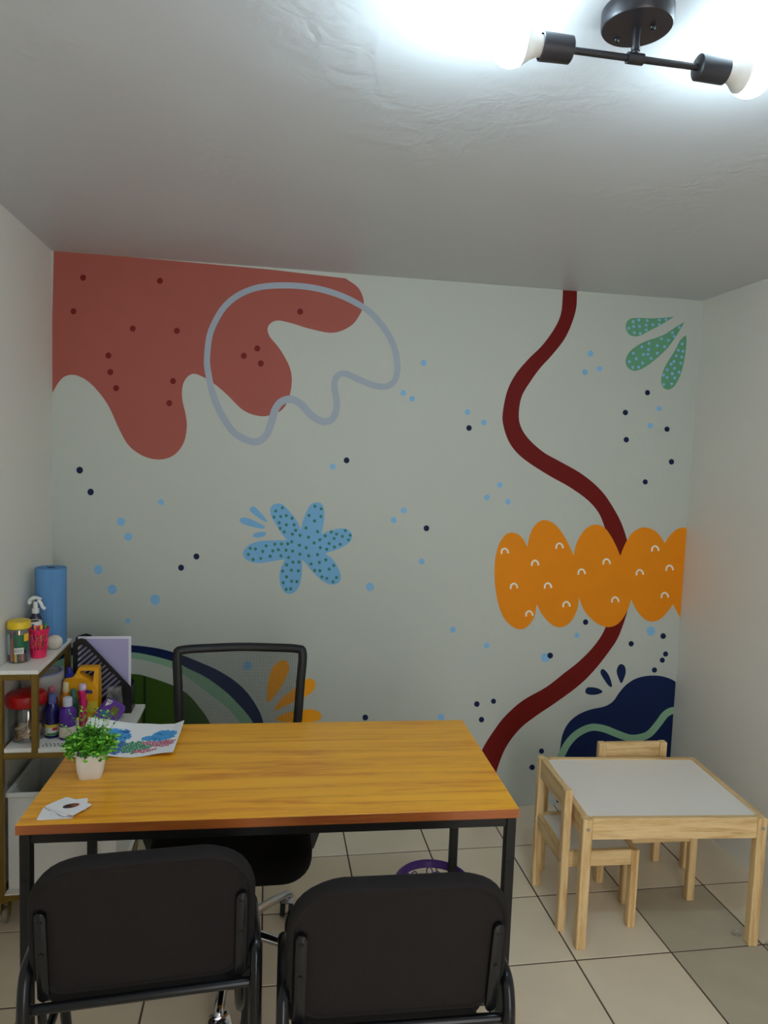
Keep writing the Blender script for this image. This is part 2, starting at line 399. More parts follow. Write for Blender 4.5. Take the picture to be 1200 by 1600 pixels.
# blue flower
fl = [[(495,468),(440,400),(390,320),(345,240),(328,170),(350,125),(400,105),(450,115),(500,160),(560,230),(605,300),(632,370)],[(632,370),(650,290),(680,200),(715,135),(750,102),(795,95),(840,110),(862,170),(862,260),(850,340),(835,412)],[(835,412),(900,380),(980,358),(1060,352),(1115,375),(1140,425),(1125,475),(1070,520),(990,560),(870,598)],[(870,598),(940,650),(990,720),(1020,790),(1025,850),(1000,890),(950,905),(880,890),(810,840),(740,770),(690,710),(643,655)],[(643,655),(645,740),(635,850),(610,930),(570,980),(520,998),(470,980),(435,920),(422,840),(430,760),(475,655)],[(475,655),(380,670),(280,688),(190,692),(120,675),(75,640),(62,595),(90,540),(150,500),(230,477),(340,470),(495,468)]]
flower = wall_paint('painted_flower', lobes([conv(s, 370, 770, 6.316) for s in fl]), 'flower', 1, label='light blue six-petalled flower with green dots')
fd = [(450,148),(384,180),(368,240),(433,234),(488,225),(545,250),(417,295),(490,316),(565,316),(427,350),(468,385),(581,370),(548,408),(623,420),(770,133),(832,158),(713,223),(830,233),(767,277),(683,347),(797,383),(872,425),(932,387),(984,407),(1070,373),(1117,420),(1102,463),(1042,430),(960,450),(911,500),(1020,508),(963,535),(887,557),(820,463),(708,438),(763,495),(685,542),(618,517),(824,541),(796,610),(709,621),(623,605),(550,575),(486,566),(541,483),(503,503),(441,505),(375,507),(289,524),(184,554),(133,548),(114,608),(161,658),(236,647),(256,578),(329,626),(356,573),(410,562),(436,622),(511,638),(491,711),(554,684),(612,683),(452,772),(538,763),(607,770),(491,829),(458,887),(540,872),(592,876),(487,952),(532,948),(878,661),(814,687),(733,702),(957,717),(911,753),(820,769),(768,766),(839,829),(888,844),(983,836),(949,878)]
wall_paint('painted_dots', [circ(x, y, 2.5, 8) for x, y in conv(fd, 370, 770, 6.316)], 'fdot', 2, flower, many=True)
for d in ([(125,160),(145,140),(175,138),(220,180),(270,235),(298,275),(290,288),(250,270),(190,230),(140,190)], [(28,270),(45,248),(90,245),(160,270),(230,305),(275,330),(270,350),(230,352),(150,335),(80,315),(40,295)], [(158,425),(175,400),(230,385),(280,388),(290,405),(265,430),(210,442),(170,438)]):
    wall_paint('painted_drop', sm(conv(d, 370, 770, 6.316), 3), 'flower', 1)
# loose dots
for x, y, r in [(251.5,784.5,4.6),(189,815,6.4),(200.6,838.7,6.4),(154,890,7),(175.5,921,7.3),(242.4,937,7.8),(200,970,4),(520,729,4.5),(630.7,797.5,4.8),(615,812.7,4.8),(659,877.3,4.6),(578,917,6.4),(707.7,984,4.6),(662,567,4.6),(922.6,552.6,4.8),(914,581.4,4.4),(936.4,576.4,4.4),(730.5,644,4.4),(755.8,660.3,4.4),(1030,638.5,4),(1016,665.3,4.4),(780.7,757.7,4.4),(760.8,777.2,4.6),(794,784,4.4),(630,614,4.4),(644,623,4.4),(760.4,1008.5,4.4),(901.5,992.5,4),(1017,986,7),(852,1027.3,6.8),(689,1121,5.5),(387,1040,7)]:
    wall_paint('painted_dot', circ(x, y, r, 16, .05), 'sky', 1)
for x, y, r in [(124.6,734.6,5.2),(141.7,768.7,5),(307,869.5,4.6),(283,887,4.6),(125.5,1000,7.5),(541.5,719.3,4.5),(666.2,825.4,4.5),(732.8,668.8,4.3),(1011.5,613.6,4),(977,644.6,4.2),(978.5,687,4.2),(1042,670.7,4),(1049,721.6,4.2),(1008,753,4),(914.8,972,4.2),(1036,993.8,4.3),(986,1005.8,4.1),(1039.8,1021.8,4),(1034.7,1031.4,4),(1022.4,1046.8,4),(859.5,1024.2,4.5),(745,1100,4.3),(771,1095.6,4),(752.2,1124.3,4.2),(846,1173.5,4),(831.4,1198.8,4.2),(570.7,1121,4.5)]:
    wall_paint('painted_dot', circ(x, y, r, 14), 'navydot', 2)
# navy hill lower right
hill = conv([(1082,314),(1040,292),(990,280),(930,282),(880,297),(840,325),(810,360),(790,390),(770,408),(740,422),(680,435),(630,455),(590,485),(565,520),(550,560),(542,610),(533,660),(528,740),(526,860)], 690, 960, 2.927)
nh = wall_paint('painted_hill', sm(hill, 5, False)+[(1045, 1256), (1056, 1130)], 'navy', 1, label='dark navy hill shape in the lower right corner')
stroke('painted_band', conv([(525,720),(535,670),(552,635),(578,588),(620,545),(680,517),(740,522),(800,545),(860,565),(910,562),(950,545),(990,500),(1020,460),(1050,441),(1084,438)], 690, 960, 2.927), 11, 'sage', 2, parent=nh)
for d in ([(657,350),(665,335),(690,333),(720,340),(736,354),(715,365),(685,368),(662,362)], [(728,255),(740,250),(760,270),(775,305),(778,332),(760,322),(738,290),(727,270)], [(800,260),(808,235),(822,227),(838,238),(842,265),(833,295),(821,315),(808,290)]):
    wall_paint('painted_drop', sm(conv(d, 690, 960, 2.927), 3), 'navy', 1)
# nested arches lower left
A0 = [(82,1022),(100,1015),(125,1009),(150,1006),(205,1008),(247,1013),(283,1023),(313,1035),(340,1047),(367,1064),(387,1083),(403,1107),(411,1127),(418,1160),(422,1200),(424,1280)]
A1 = [(82,1036),(100,1028),(125,1021),(150,1018),(205,1019),(240,1025),(275,1035),(295,1045),(323,1059),(353,1081),(373,1101),(388,1118),(397,1134),(404,1165),(408,1200),(409,1280)]
A2 = [(82,1047),(100,1039),(125,1031),(150,1029),(205,1029),(240,1035),(275,1047),(295,1060),(323,1081),(353,1104),(366,1118),(378,1133),(386,1150),(393,1175),(396,1205),(397,1280)]
A3 = [(82,1090),(100,1074),(125,1061),(150,1055),(205,1053),(230,1057),(275,1073),(297,1088),(313,1107),(322,1119),(330,1134),(337,1152),(342,1172),(345,1190),(347,1210),(348,1280)]
s3 = lambda a: sm(a, 4, False)
strip_paint('painted_arc', s3(A0), s3(A1), 'navy', 1, label='navy outer arc of the nested arches')
strip_paint('painted_arc', s3(A1), s3(A2), 'sage', 1, label='sage green middle arc of the nested arches')
lf = wall_paint('painted_leaf', s3(A3)+[(83, 1285)], 'leaf', 1, label='dark green filled inner arch')
stroke('painted_line', [(226,1057),(226,1100),(225,1150),(225,1270)], 3.5, 'leafdk', 2, parent=lf)
for d in ([(770,160),(800,156),(815,180),(808,220),(775,285),(722,350),(711,335),(716,260),(738,190)], [(743,392),(780,335),(825,298),(875,255),(912,240),(936,255),(932,292),(900,320),(860,340),(800,367)], [(750,432),(800,402),(870,389),(920,385),(957,398),(966,422),(945,440),(880,447),(800,445)]):
    wall_paint('painted_petal', sm(conv(d, 180, 980, 3), 3), 'orange2', 1)

# ------------------------------------------------------------------ desk
DROT = -.0261
desk = thing('desk', 'desk with orange-brown wood grain top and black metal frame', 'desk', (-.546, 1.6292, 0), DROT)
DW, DD, DH = 1.172, .583, .75
bm = NB(); box(bm, (0, 0, .727), (DW, DD, DH), .0012); finish('tabletop', bm, m_desk, desk)
bm = NB(); box(bm, (.001, -.0012, .7275), (DW-.001, .0, .7492), 0)
finish('edge_band', bm, m_deskedge, desk)
tb = .025
for x in (.006, DW-tb-.004):
    for y in (.006, DD-tb-.006):
        bm = NB(); box(bm, (x, y, .004), (x+tb, y+tb, .727), .002); lg = finish('leg', bm, m_black_metal, desk)
        bm = NB(); box(bm, (x-.001, y-.001, 0), (x+tb+.001, y+tb+.001, .006), .001); finish('foot_cap', bm, m_black_pl, lg)
        bm = NB(); cyl(bm, (x+tb/2, y-.0015, .61), (x+tb/2, y+.001, .61), .005, seg=10); finish('bolt', bm, m_gloss_black, lg)
for y in (.006, DD-tb-.006):
    bm = NB(); box(bm, (.006+tb, y, .702), (DW-tb-.004, y+tb, .727), .002); finish('long_rail', bm, m_black_metal, desk)
for x in (.006, DW-tb-.004):
    bm = NB(); box(bm, (x, .006+tb, .702), (x+tb, DD-tb-.006, .727), .002); finish('side_rail', bm, m_black_metal, desk)

# ------------------------------------------------------------------ visitor chairs
def visitor_chair(label, loc, rz, group):
    t = thing('visitor_chair', label, 'chair', loc, rz, group)
    ol = rrect(.432, .300, .115, 9, .06)
    tilt = Matrix.Translation((0, -.225, .674)) @ Matrix.Rotation(radians(9), 4, 'X') @ XZ
    def bend(c): return Vector((c.x, c.y, c.z - .55*c.x*c.x))
    bm = NB()      # +z of the pillow = towards the camera (rear)
    pillow(bm, ol, [(.5, -.040), (.8, -.036), (.93, -.028), (.985, -.014), (1.0, 0), (.992, .010), (.975, .0155), (.955, .017), (.94, .0155), (.93, .012), (.6, .012)], tilt, bend)
    finish('backrest', bm, m_black_fab, t, True)
    for s in (-1, 1):
        x = s*.188; bm = NB()
        mk = tilt @ Matrix.Translation((x, 0, -.55*x*x+.0135))
        prism(bm, [(p[0], p[1]-.055) for p in rrect(.021, .205, .0100, 5)], .012, mk, .003)
        st = finish('back_bracket', bm, m_gloss_black, t, True)
        for zz in (.028, -.045):
            bm = NB(); cyl(bm, mk @ Vector((0, zz, .010)), mk @ Vector((0, zz, .0145)), .0055, .004, 10); finish('screw', bm, m_gloss_black, st, True)
    bm = NB(); tube(bm, [(-.224, -.212, .510), (.224, -.212, .510)], .010, 10); finish('crossbar', bm, m_gloss_black, t, True)
    for s in (-1, 1):
        bm = NB(); x = s*.219
        pts = [(x, -.280, .012), (x, -.258, .25), (x, -.232, .48), (x, -.224, .545), (x, -.208, .578), (x, -.180, .588), (x, -.12, .586), (x, -.06, .578), (x, -.01, .556), (x, .03, .51), (x, .07, .42), (x, .15, .22), (x, .21, .012)]
        tube(bm, pts, .0125, 12, smooth=4); sd = finish('side_frame', bm, m_gloss_black, t, True)
        for y in (-.280, .21):
            bm = NB(); cyl(bm, (x, y, 0), (x, y, .03), .0155, .014, 12, .002); finish('foot_cap', bm, m_black_pl, sd, True)
    bm = NB(); pillow(bm, rrect(.43, .37, .07, 6), [(.6, 0), (.95, 0), (1, .015), (1, .035), (.97, .055), (.85, .062), (.4, .064)], Matrix.Translation((0, .06, .424)))
    finish('seat', bm, m_black_fab2, t, True)
    for y in (-.05, .10):
        bm = NB(); tube(bm, [(-.224, y, .412), (.224, y, .412)], .010, 8); finish('seat_rail', bm, m_gloss_black, t, True)
    for s in (-1, 1):
        bm = NB(); tube(bm, [(s*.19, -.212, .510), (s*.19, -.195, .45), (s*.19, -.13, .415), (s*.19, .12, .413)], .009, 8, smooth=4)
        finish('seat_support', bm, m_gloss_black, t, True)
    return t
visitor_chair('black padded visitor chair nearest the shelf unit, slightly turned', (-.240, 1.600, 0), radians(4), 'visitor chairs in front of the desk')
visitor_chair('black padded visitor chair in front of the desk, toward the small table', (.271, 1.468, 0), radians(-1.5), 'visitor chairs in front of the desk')

# ------------------------------------------------------------------ office chair behind the desk
oc_ = thing('office_chair', 'black mesh-back office chair on a chrome star base behind the desk', 'chair', (-.085, 2.14, 0))
# faces the camera (-y); back leans away
bk = Matrix.Translation((0, .285, .705)) @ Matrix.Rotation(radians(-8), 4, 'X')
loop = []
for x, z in [(.213, .195), (.208, .10), (.199, -.05), (.185, -.19), (.16, -.225), (0, -.232)]: loop.append((x, z))
loopf = loop[:-1]+[(0, -.232)]+[(-x, z) for x, z in reversed(loop[:-1])]+[(-.196, .212), (-.10, .216), (0, .218), (.10, .216), (.196, .212)]
def back_pt(x, z): return bk @ Vector((x, .55*x*x*-1+.02, z))
bm = NB(); tube(bm, [back_pt(x, z) for x, z in loopf], lambda t: (.0155, .011), 10, closed=True, smooth=5, flat=(1, 0, 0)); finish('back_frame', bm, m_black_pl, oc_, True)
bm = NB(); NX, NZ = 16, 14; g = []
for j in range(NZ+1):
    z = -.225+j*(.438/NZ); hw = .185+.028*(z+.225)/.44 - .004
    g.append([bm.verts.new(back_pt(-hw+2*hw*i/NX, z)) for i in range(NX+1)])
for j in range(NZ):
    for i in range(NX): bm.faces.new((g[j][i], g[j][i+1], g[j+1][i+1], g[j+1][i]))
finish('mesh_panel', bm, mesh_fabric('chair_mesh', S(30, 30, 32)), oc_, True)
bm = NB(); tube(bm, [(0, .05, .375), (0, .20, .36), (0, .27, .38), (0, .285, .44), (0, .283, .50)], (lambda t: (.035, .012)), 10, smooth=5, flat=(1, 0, 0)); finish('back_support', bm, m_black_pl, oc_, True)
bm = NB(); pillow(bm, rrect(.465, .46, .085, 7), [(.55, 0), (.93, 0), (.985, .012), (1, .03), (1, .05), (.98, .068), (.92, .08), (.6, .086), (.3, .084)], Matrix.Translation((0, .0, .395)), lambda c: Vector((c.x, c.y, c.z-max(0, -c.y-.14)**2*2.2)))
finish('seat', bm, m_black_fab2, oc_, True)
for s in (-1, 1):
    bm = NB(); prism(bm, [(s*a, b) for a, b in [(.10, .372), (.215, .372), (.245, .39), (.272, .47), (.278, .62), (.262, .62), (.255, .48), (.23, .42), (.205, .392), (.10, .392)]], .07, Matrix.Translation((0, .02, 0)) @ XZ, .003)
    ar = finish('armrest', bm, m_black_pl, oc_)
    bm = NB(); prism(bm, rrect(.06, .23, .025, 5), .022, Matrix.Translation((s*.27, -.02, .62)), .006); finish('arm_pad', bm, m_black_pl, ar, True)
bm = NB(); box(bm, (-.09, -.09, .355), (.09, .11, .395), .008); finish('seat_mechanism', bm, m_black_metal, oc_)
bm = NB(); cyl(bm, (0, 0, .09), (0, 0, .23), .027, .025, 20, .003); cyl(bm, (0, 0, .23), (0, 0, .36), .014, seg=16); finish('gas_lift', bm, m_black_metal, oc_, True)
base = None
bm = NB(); lathe(bm, [(0, .075), (.04, .075), (.045, .085), (.042, .125), (.035, .135), (0, .135)], 20); hub = finish('hub', bm, m_chrome, oc_, True)
def caster(bm_parent, x, y, ang, m_hood, m_wheel, parent, r=.027):
    d = Vector((cos(ang), sin(ang), 0)); n = Vector((-d.y, d.x, 0)); c = Vector((x, y, r))
    for s in (-1, 1):
        bm = NB(); cyl(bm, c+n*(s*.006), c+n*(s*.022), r, r*.94, 18, .003); finish('wheel', bm, m_wheel, parent, True)
    bm = NB(); tube(bm, [c+d*(r+.004)+Vector((0, 0, .004)), c+d*(r*.6)+Vector((0, 0, r*.95)), c+Vector((0, 0, r+.006)), c-d*(r*.6)+Vector((0, 0, r*.95))], lambda t: (.024, .003), 8, smooth=3, flat=tuple(n)); finish('hood', bm, m_hood, parent, True)
    bm = NB(); cyl(bm, c+Vector((0, 0, r+.004)), c+Vector((0, 0, r+.024)), .006, seg=8); finish('caster_stem', bm, m_chrome, parent, True)
for k in range(5):
    a = radians(-94+72*k); d = Vector((cos(a), sin(a), 0))
    bm = NB(); tube(bm, [d*.025+Vector((0, 0, .11)), d*.10+Vector((0, 0, .108)), d*.20+Vector((0, 0, .094)), d*.275+Vector((0, 0, .078)), d*.292+Vector((0, 0, .066))], lambda t: (.019-.006*t, .015-.006*t), 12, smooth=4, flat=(-d.y, d.x, 0))
    arm = finish('base_arm', bm, m_chrome, oc_, True)
    caster(None, d.x*.275, d.y*.275, a+.6, m_chrome, m_black_pl, arm)

# ------------------------------------------------------------------ purple waste basket
bk_ = thing('waste_basket', 'purple plastic waste basket with cut-out flower pattern under the desk', 'basket', (.545, 2.10, 0))
m_purple = mat('purple_plastic', S(64, 36, 120), .35)
HB, R0, R1 = .25, .085, .117
def rb(z): return R0+(R1-R0)*z/HB
bm = NB(); lathe(bm, [(rb(.230), .230), (rb(.237), .237), (R1+.006, .245), (R1+.008, .25), (R1+.004, .254), (R1-.002, .25), (rb(.237)-.003, .237), (rb(.230)-.003, .230), (rb(.230), .230)], 40); finish('rim', bm, m_purple, bk_, True)
bm = NB(); lathe(bm, [(0, 0), (R0, 0), (rb(.035), .035), (rb(.035)-.003, .035), (R0-.003, .004), (0, .004)], 40); finish('bottom_bowl', bm, m_purple, bk_, True)
bm = NB(); nf = 9
def bpt(th, z): return Vector((rb(z)*cos(th), rb(z)*sin(th), z))
for row in range(3):
    zc = .068+row*.064
    for k in range(nf):
        th0 = 2*pi*(k+.5*(row % 2))/nf
        for p in range(5):
            a = 2*pi*p/5+.3*row+k; loop_ = []
            for q in range(10):
                b = 2*pi*q/10; ex, ez = .0195+.0155*cos(b), .0095*sin(b)
                u, v = ex*cos(a)-ez*sin(a), ex*sin(a)+ez*cos(a)
                loop_.append(bpt(th0+u/rb(zc), min(max(zc+v, .03), .233)))
            tube(bm, loop_, .0022, 5, closed=True)
finish('flower_lattice', bm, m_purple, bk_, True)

# ------------------------------------------------------------------ children's table and chairs
tab = thing('childrens_table', 'low pine children\'s table with a white top', 'table', (1.0302, 2.0704, 0), -.0795)
TW, TD, TH, lg_ = .63, .48, .45, .033
for x in (0, TW-lg_):
    for y in (0, TD-lg_):
        bm = NB(); box(bm, (x, y, 0), (x+lg_, y+lg_, TH-.002), .003); l_ = finish('leg', bm, m_pine_z, tab)
        for (p0, p1) in (((x+lg_/2, y-.002 if y == 0 else y+lg_+.002, .415), (x+lg_/2, y+.003 if y == 0 else y+lg_-.003, .415)),):
            bm = NB(); cyl(bm, p0, p1, .006, seg=10); finish('bolt', bm, m_chrome, l_)
for y in (.004, TD-.024):
    bm = NB(); box(bm, (lg_, y, TH-.072), (TW-lg_, y+.020, TH), .002); finish('long_rail', bm, m_pine_x, tab)
for x in (.004, TW-.024):
    bm = NB(); box(bm, (x, lg_, TH-.072), (x+.020, TD-lg_, TH), .002); finish('side_rail', bm, m_pine_y, tab)
bm = NB(); box(bm, (.0235, .0235, TH-.016), (TW-.0235, TD-.0235, TH-.003), .001); finish('table_top', bm, m_white_board, tab)
def kid_chair(label, loc, rz):
    t = thing('childrens_chair', label, 'chair', loc, rz, 'pine chairs at the children\'s table')
    hw, hd, q = .142, .14, .028
    for x in (-hw, hw-q):
        bm = NB(); box(bm, (x, -hd, 0), (x+q, -hd+q, .50), .003); l_ = finish('back_post', bm, m_pine_z, t)
        for zz in (.25,):
            bm = NB(); cyl(bm, (x+q/2, -hd-.002, zz), (x+q/2, -hd+.002, zz), .005, seg=8); finish('bolt', bm, m_chrome, l_)
        bm = NB(); box(bm, (x, hd-q, 0), (x+q, hd, .283), .003); finish('front_leg', bm, m_pine_z, t)
        xx = x+.004 if x < 0 else x+q-.022
        bm = NB(); box(bm, (xx, -hd+q, .228), (xx+.018, hd-q, .283), .002); finish('side_rail', bm, m_pine_y, t)
    for y in (-hd+.004, hd-.022):
        bm = NB(); box(bm, (-hw+q, y, .228), (hw-q, y+.018, .283), .002); finish('seat_rail', bm, m_pine_x, t)
    bm = NB(); box(bm, (-hw+q, -hd+.005, .425), (hw-q, -hd+.024, .50), .003); finish('backrest', bm, m_pine_x, t)
    bm = NB(); box(bm, (-hw+.0225, -hd+.0225, .266), (hw-.0225, hd-.0225, .278), .001); finish('seat', bm, m_white_board, t)
    return t
kid_chair('small pine chair tucked in sideways at the table end facing the desk', (1.151, 2.302, 0), radians(-92))
kid_chair('small pine chair behind the low table, its back to the mural', (1.448, 2.418, 0), radians(178))
m_clear = clear('clear_plastic', gloss=.14, rough=.12)
for x, y in ((1.625, 2.085), (1.70, 2.02)):
    bm = NB(); lathe(bm, [(.008, 0), (.016, .001), (.015, .007), (.012, .009), (.009, .006), (.007, .003), (.008, 0)], 12); o = finish('plastic_cup', bm, m_clear, smooth=True); o.location = (x, y, 0)
    tag(o, 'tiny clear plastic cup on the floor by the table leg', 'cup', 'clear plastic cups by the table leg')

# ------------------------------------------------------------------ ceiling light
LX, LY = .583, 1.155
lamp = thing('ceiling_light', 'black ceiling light bar with two lit bulbs', 'ceiling light', (LX, LY, H), 0)
m_lampblk = mat('lamp_black', S(34, 32, 38), .35)
bm = NB(); lathe(bm, [(0, 0), (.056, 0), (.058, -.003), (.058, -.027), (.056, -.030), (0, -.030)], 48); can = finish('canopy', bm, m_lampblk, lamp, True)
for sx, sy in ((.022, -.012), (-.018, .034)):
    bm = NB(); lathe(bm, [(.005, -.030), (.005, -.033), (.003, -.036), (0, -.0365)], 12, (sx, sy, 0)); finish('screw', bm, m_gloss_black, can, True)
ZB = -.078
bm = NB(); cyl(bm, (0, 0, -.03), (0, 0, ZB), .006, seg=14); cyl(bm, (0, 0, ZB+.012), (0, 0, ZB+.018), .0075, seg=14); finish('stem', bm, m_lampblk, lamp, True)
bm = NB(); cyl(bm, (-.114, 0, ZB), (.114, 0, ZB), .0055, seg=14); cyl(bm, (-.014, 0, ZB), (.014, 0, ZB), .009, seg=14); finish('bar', bm, m_lampblk, lamp, True)
m_glow = glow('bulb_glow', BULB_COLOR, BULB_STRENGTH); m_bulbbase = mat('bulb_base', S(222, 222, 220), .4)
for s in (-1, 1):
    mx = Matrix.Translation((s*.114, 0, ZB)) @ Matrix.Rotation(s*pi/2, 4, 'Y')
    bm = NB(); lathe(bm, [(0, -.002), (.018, -.002), (.0205, 0), (.0215, .050), (.019, .051), (.0185, .046), (0, .046)], 28, mx=mx); finish('socket', bm, m_lampblk, lamp, True)
    bm = NB(); lathe(bm, [(0, .047), (.016, .047), (.0165, .056), (.021, .066), (.030, .078), (.0315, .082)], 28, mx=mx); b_ = finish('bulb', bm, m_bulbbase, lamp, True)
    bm = NB(); lathe(bm, [(.0313, .082), (.0352, .090), (.0365, .100), (.0350, .110), (.030, .120), (.021, .128), (.010, .1325), (0, .1335)], 28, mx=mx); g_ = finish('bulb_globe', bm, m_glow, b_, True); g_['label'] = 'glowing white globe'

# ------------------------------------------------------------------ stepped shelf unit in the corner
SX, SY = XL+.002, 2.40
su = thing('storage_shelf', 'stepped golden metal shelf unit with white shelves on casters', 'shelf', (SX, SY, 0))
q = .020
Z0, ZM, ZT = .10, .603, .867
def post(x, y, z0, z1):
    bm = NB(); box(bm, (x, y, z0), (x+q, y+q, z1), .002); return finish('post', bm, m_gold, su)
XI, XO, YD = .107, .385, .38
post(0, 0, .075, ZT-.014); post(0, YD, .075, ZT-.014)
post(XI, 0, ZM-.014, ZT-.014); post(XI, YD, ZM-.014, ZT-.014)
post(.284, 0, .075, ZM-.014); post(XO-q, YD, .075, ZM-.014)
def rail(a, b):
    bm = NB(); box(bm, a, b, .002); finish('rail', bm, m_gold, su)
for y in (0, YD):
    rail((q, y, ZM-.034), (XO, y+q, ZM-.014)); rail((q, y, ZT-.034), (XI, y+q, ZT-.014)); rail((q, y, Z0-.02), (XO, y+q, Z0))
for x in (0, XI): rail((x, q, ZT-.034), (x+q, YD, ZT-.014))
for x in (0, XO-q): rail((x, q, ZM-.034), (x+q, YD, ZM-.014)); rail((x, q, Z0-.02), (x+q, YD, Z0))
bm = NB(); box(bm, (0, -.002, ZT-.014), (XI+q+.003, YD+q, ZT), .0015); finish('shelf_board', bm, m_white_board, su)
bm = NB(); box(bm, (q+.001, .004, ZM-.014), (XI-.001, YD, ZM), .0015); box(bm, (XI+q+.001, -.002, ZM-.014), (XO+.015, YD+q, ZM), .0015); box(bm, (XI-.001, q+.001, ZM-.014), (XI+q+.001, YD-.001, ZM), .0015); finish('shelf_board', bm, m_white_board, su)
bm = NB()
for i in range(9):
    for j in range(2):
        lathe(bm, [(0, ZM+.0006), (.0032, ZM+.0006), (.0036, ZM), ], 8, (XI+q+.010+i*.0125+(j % 2)*.006, .022+j*.014, 0))
finish('dot_print', bm, mat('dark_dots', S(40, 40, 60), .6), su)
bm = NB(); box(bm, (q, .004, Z0-.002), (XO-.004, YD, Z0+.004), .001); finish('shelf_board', bm, m_white_board, su)
for x in (.02, .294, XO-.02):
    for y in (.018, YD+.004):
        if (x == .294) != (y < .1) and x > .1: continue
        bm = NB(); r = .026; cyl(bm, (x-.009, y, r), (x+.009, y, r), r, seg=18, bev=.004); wl = finish('caster_wheel', bm, clear('caster_clear', (.85, .83, .75, 1), .1, .2, .55, S(170, 160, 140)), su, True)
        bm = NB(); box(bm, (x-.013, y-.014, r+.004), (x-.010, y+.014, .080), .001); box(bm, (x+.010, y-.014, r+.004), (x+.013, y+.014, .080), .001); box(bm, (x-.013, y-.014, .070), (x+.013, y+.014, .080), .001); finish('caster_fork', bm, m_gold, wl)
# white bin in the lower compartment
bn = thing('storage_bin', 'open white storage bin in the bottom of the golden shelf unit', 'bin', (SX+.024, SY+.030, Z0+.004))
bm = NB(); bw, bd, bh, th = .345, .335, .335, .006
for lo, hi in (((0, 0, 0), (bw, bd, th)), ((0, 0, th), (bw, th, bh)), ((0, bd-th, th), (bw, bd, bh)), ((0, th, th), (th, bd-th, bh)), ((bw-th, th, th), (bw, bd-th, bh))): box(bm, lo, hi, .0008)
finish('bin_body', bm, m_white_pl, bn)
bm = NB()
for lo, hi in (((-.004, -.006, bh-.012), (bw+.004, .0, bh+.004)), ((-.004, bd, bh-.012), (bw+.004, bd+.006, bh+.004)), ((-.006, -.006, bh-.012), (0, bd+.006, bh+.004)), ((bw, -.006, bh-.012), (bw+.006, bd+.006, bh+.004))): box(bm, lo, hi, .0015)
finish('bin_rim', bm, m_white_pl, bn)
m_teal = mat('teal_plastic_sheet', S(92, 122, 126), .12, var=.35, vscale=14, bump=.3, bscale=18)
bm = NB(); pillow(bm, rrect(.31, .30, .05, 6), [(.7, 0), (.97, .02), (1, .12), (.98, .20), (.85, .235), (.5, .25)], None, lambda c: Vector((c.x, c.y, c.z+(.03*noise.noise(Vector((c.x*14, c.y*14, 0))) if c.z > .1 else 0))))
o = finish('plastic_bag', bm, m_teal, smooth=True); o.location = (SX+.024+bw/2, SY+.030+bd/2, Z0+.004+th+.001)
tag(o, 'crumpled teal plastic bag inside the white bin', 'bag')

# ------------------------------------------------------------------ things on the top shelf (z = ZT)
m_jar = clear('jar_plastic', gloss=.10, rough=.08)
def jar_body(bm, r, h, t=.0015):
    lathe(bm, [(0, 0), (r*.9, 0), (r, .006), (r, h*.88), (r*.9, h*.95), (r*.86, h), (r*.86-t, h), (r*.9-t, h*.95), (r-t, h*.88), (r-t, .008), (r*.88, t), (0, t)], 28)
JX, JY = -.822, 2.505
jr = thing('crayon_jar', 'clear jar of crayons with a yellow lid on the top shelf', 'jar', (JX, JY, ZT))
bm = NB(); jar_body(bm, .036, .122); finish('jar_body', bm, m_jar, jr, True)
bm = NB(); lathe(bm, [(0, .140), (.034, .140), (.0365, .137), (.037, .117), (.035, .115), (.0325, .117), (.0325, .134), (0, .134)], 32); finish('lid', bm, mat('yellow_lid', S(232, 196, 30), .4), jr, True)
def arc_label(name, r, z0, z1, a0, a1, m, parent, n=10):
    bm = NB(); A = []; B = []
    for k in range(n+1):
        a = radians(a0+(a1-a0)*k/n); A.append(bm.verts.new((r*cos(a), r*sin(a), z0))); B.append(bm.verts.new((r*cos(a), r*sin(a), z1)))
    for k in range(n): bm.faces.new((A[k], A[k+1], B[k+1], B[k]))
    return finish(name, bm, m, parent, True)
lb = arc_label('label', .0364, .045, .098, -95, -25, mat('green_print', S(30, 96, 66), .5), jr)
arc_label('label_stripe', .0368, .075, .10, -48, -20, mat('yellow_print', S(232, 180, 40), .5), lb)
arc_label('label_panel', .0368, .034, .054, -95, -50, mat('white_print', S(225, 225, 220), .5), lb)
bars_m = mat('bar_print', S(40, 40, 40), .6)
for k in range(7): arc_label('print_bar', .0370, .037, .051, -92+k*5.6, -92+k*5.6+2.4, bars_m, lb, 2)
arc_label('label_strip', .0364, .03, .10, -150, -118, mat('blue_grey_print', S(150, 170, 180), .5), jr)
CRAY = dict(red=(190, 40, 40), yellow=(235, 200, 50), blue=(40, 70, 160), brown=(110, 60, 40), purple=(110, 50, 120), orange=(235, 130, 60), black=(35, 30, 35))
cm_ = {k: mat('crayon_'+k, S(*v), .5) for k, v in CRAY.items()}; ck = list(CRAY)
for k in range(18):
    a = 2.39996*k; rr = .0265*math.sqrt((k+.5)/18)
    c = ck[k % len(ck)]; hgt = random.uniform(.075, .100)
    lean = Matrix.Rotation(random.uniform(-.03, .03), 4, 'X')
    bm = NB(); lathe(bm, [(0, 0), (.0042, 0), (.0042, hgt-.012), (.0022, hgt), (0, hgt)], 8, mx=lean); cr = finish('crayon', bm, cm_[c], smooth=True)
    cr.location = (JX+rr*cos(a), JY+rr*sin(a), ZT+.003); tag(cr, c+' crayon standing in the yellow-lidded jar', 'crayon', c+' crayons in the jar')
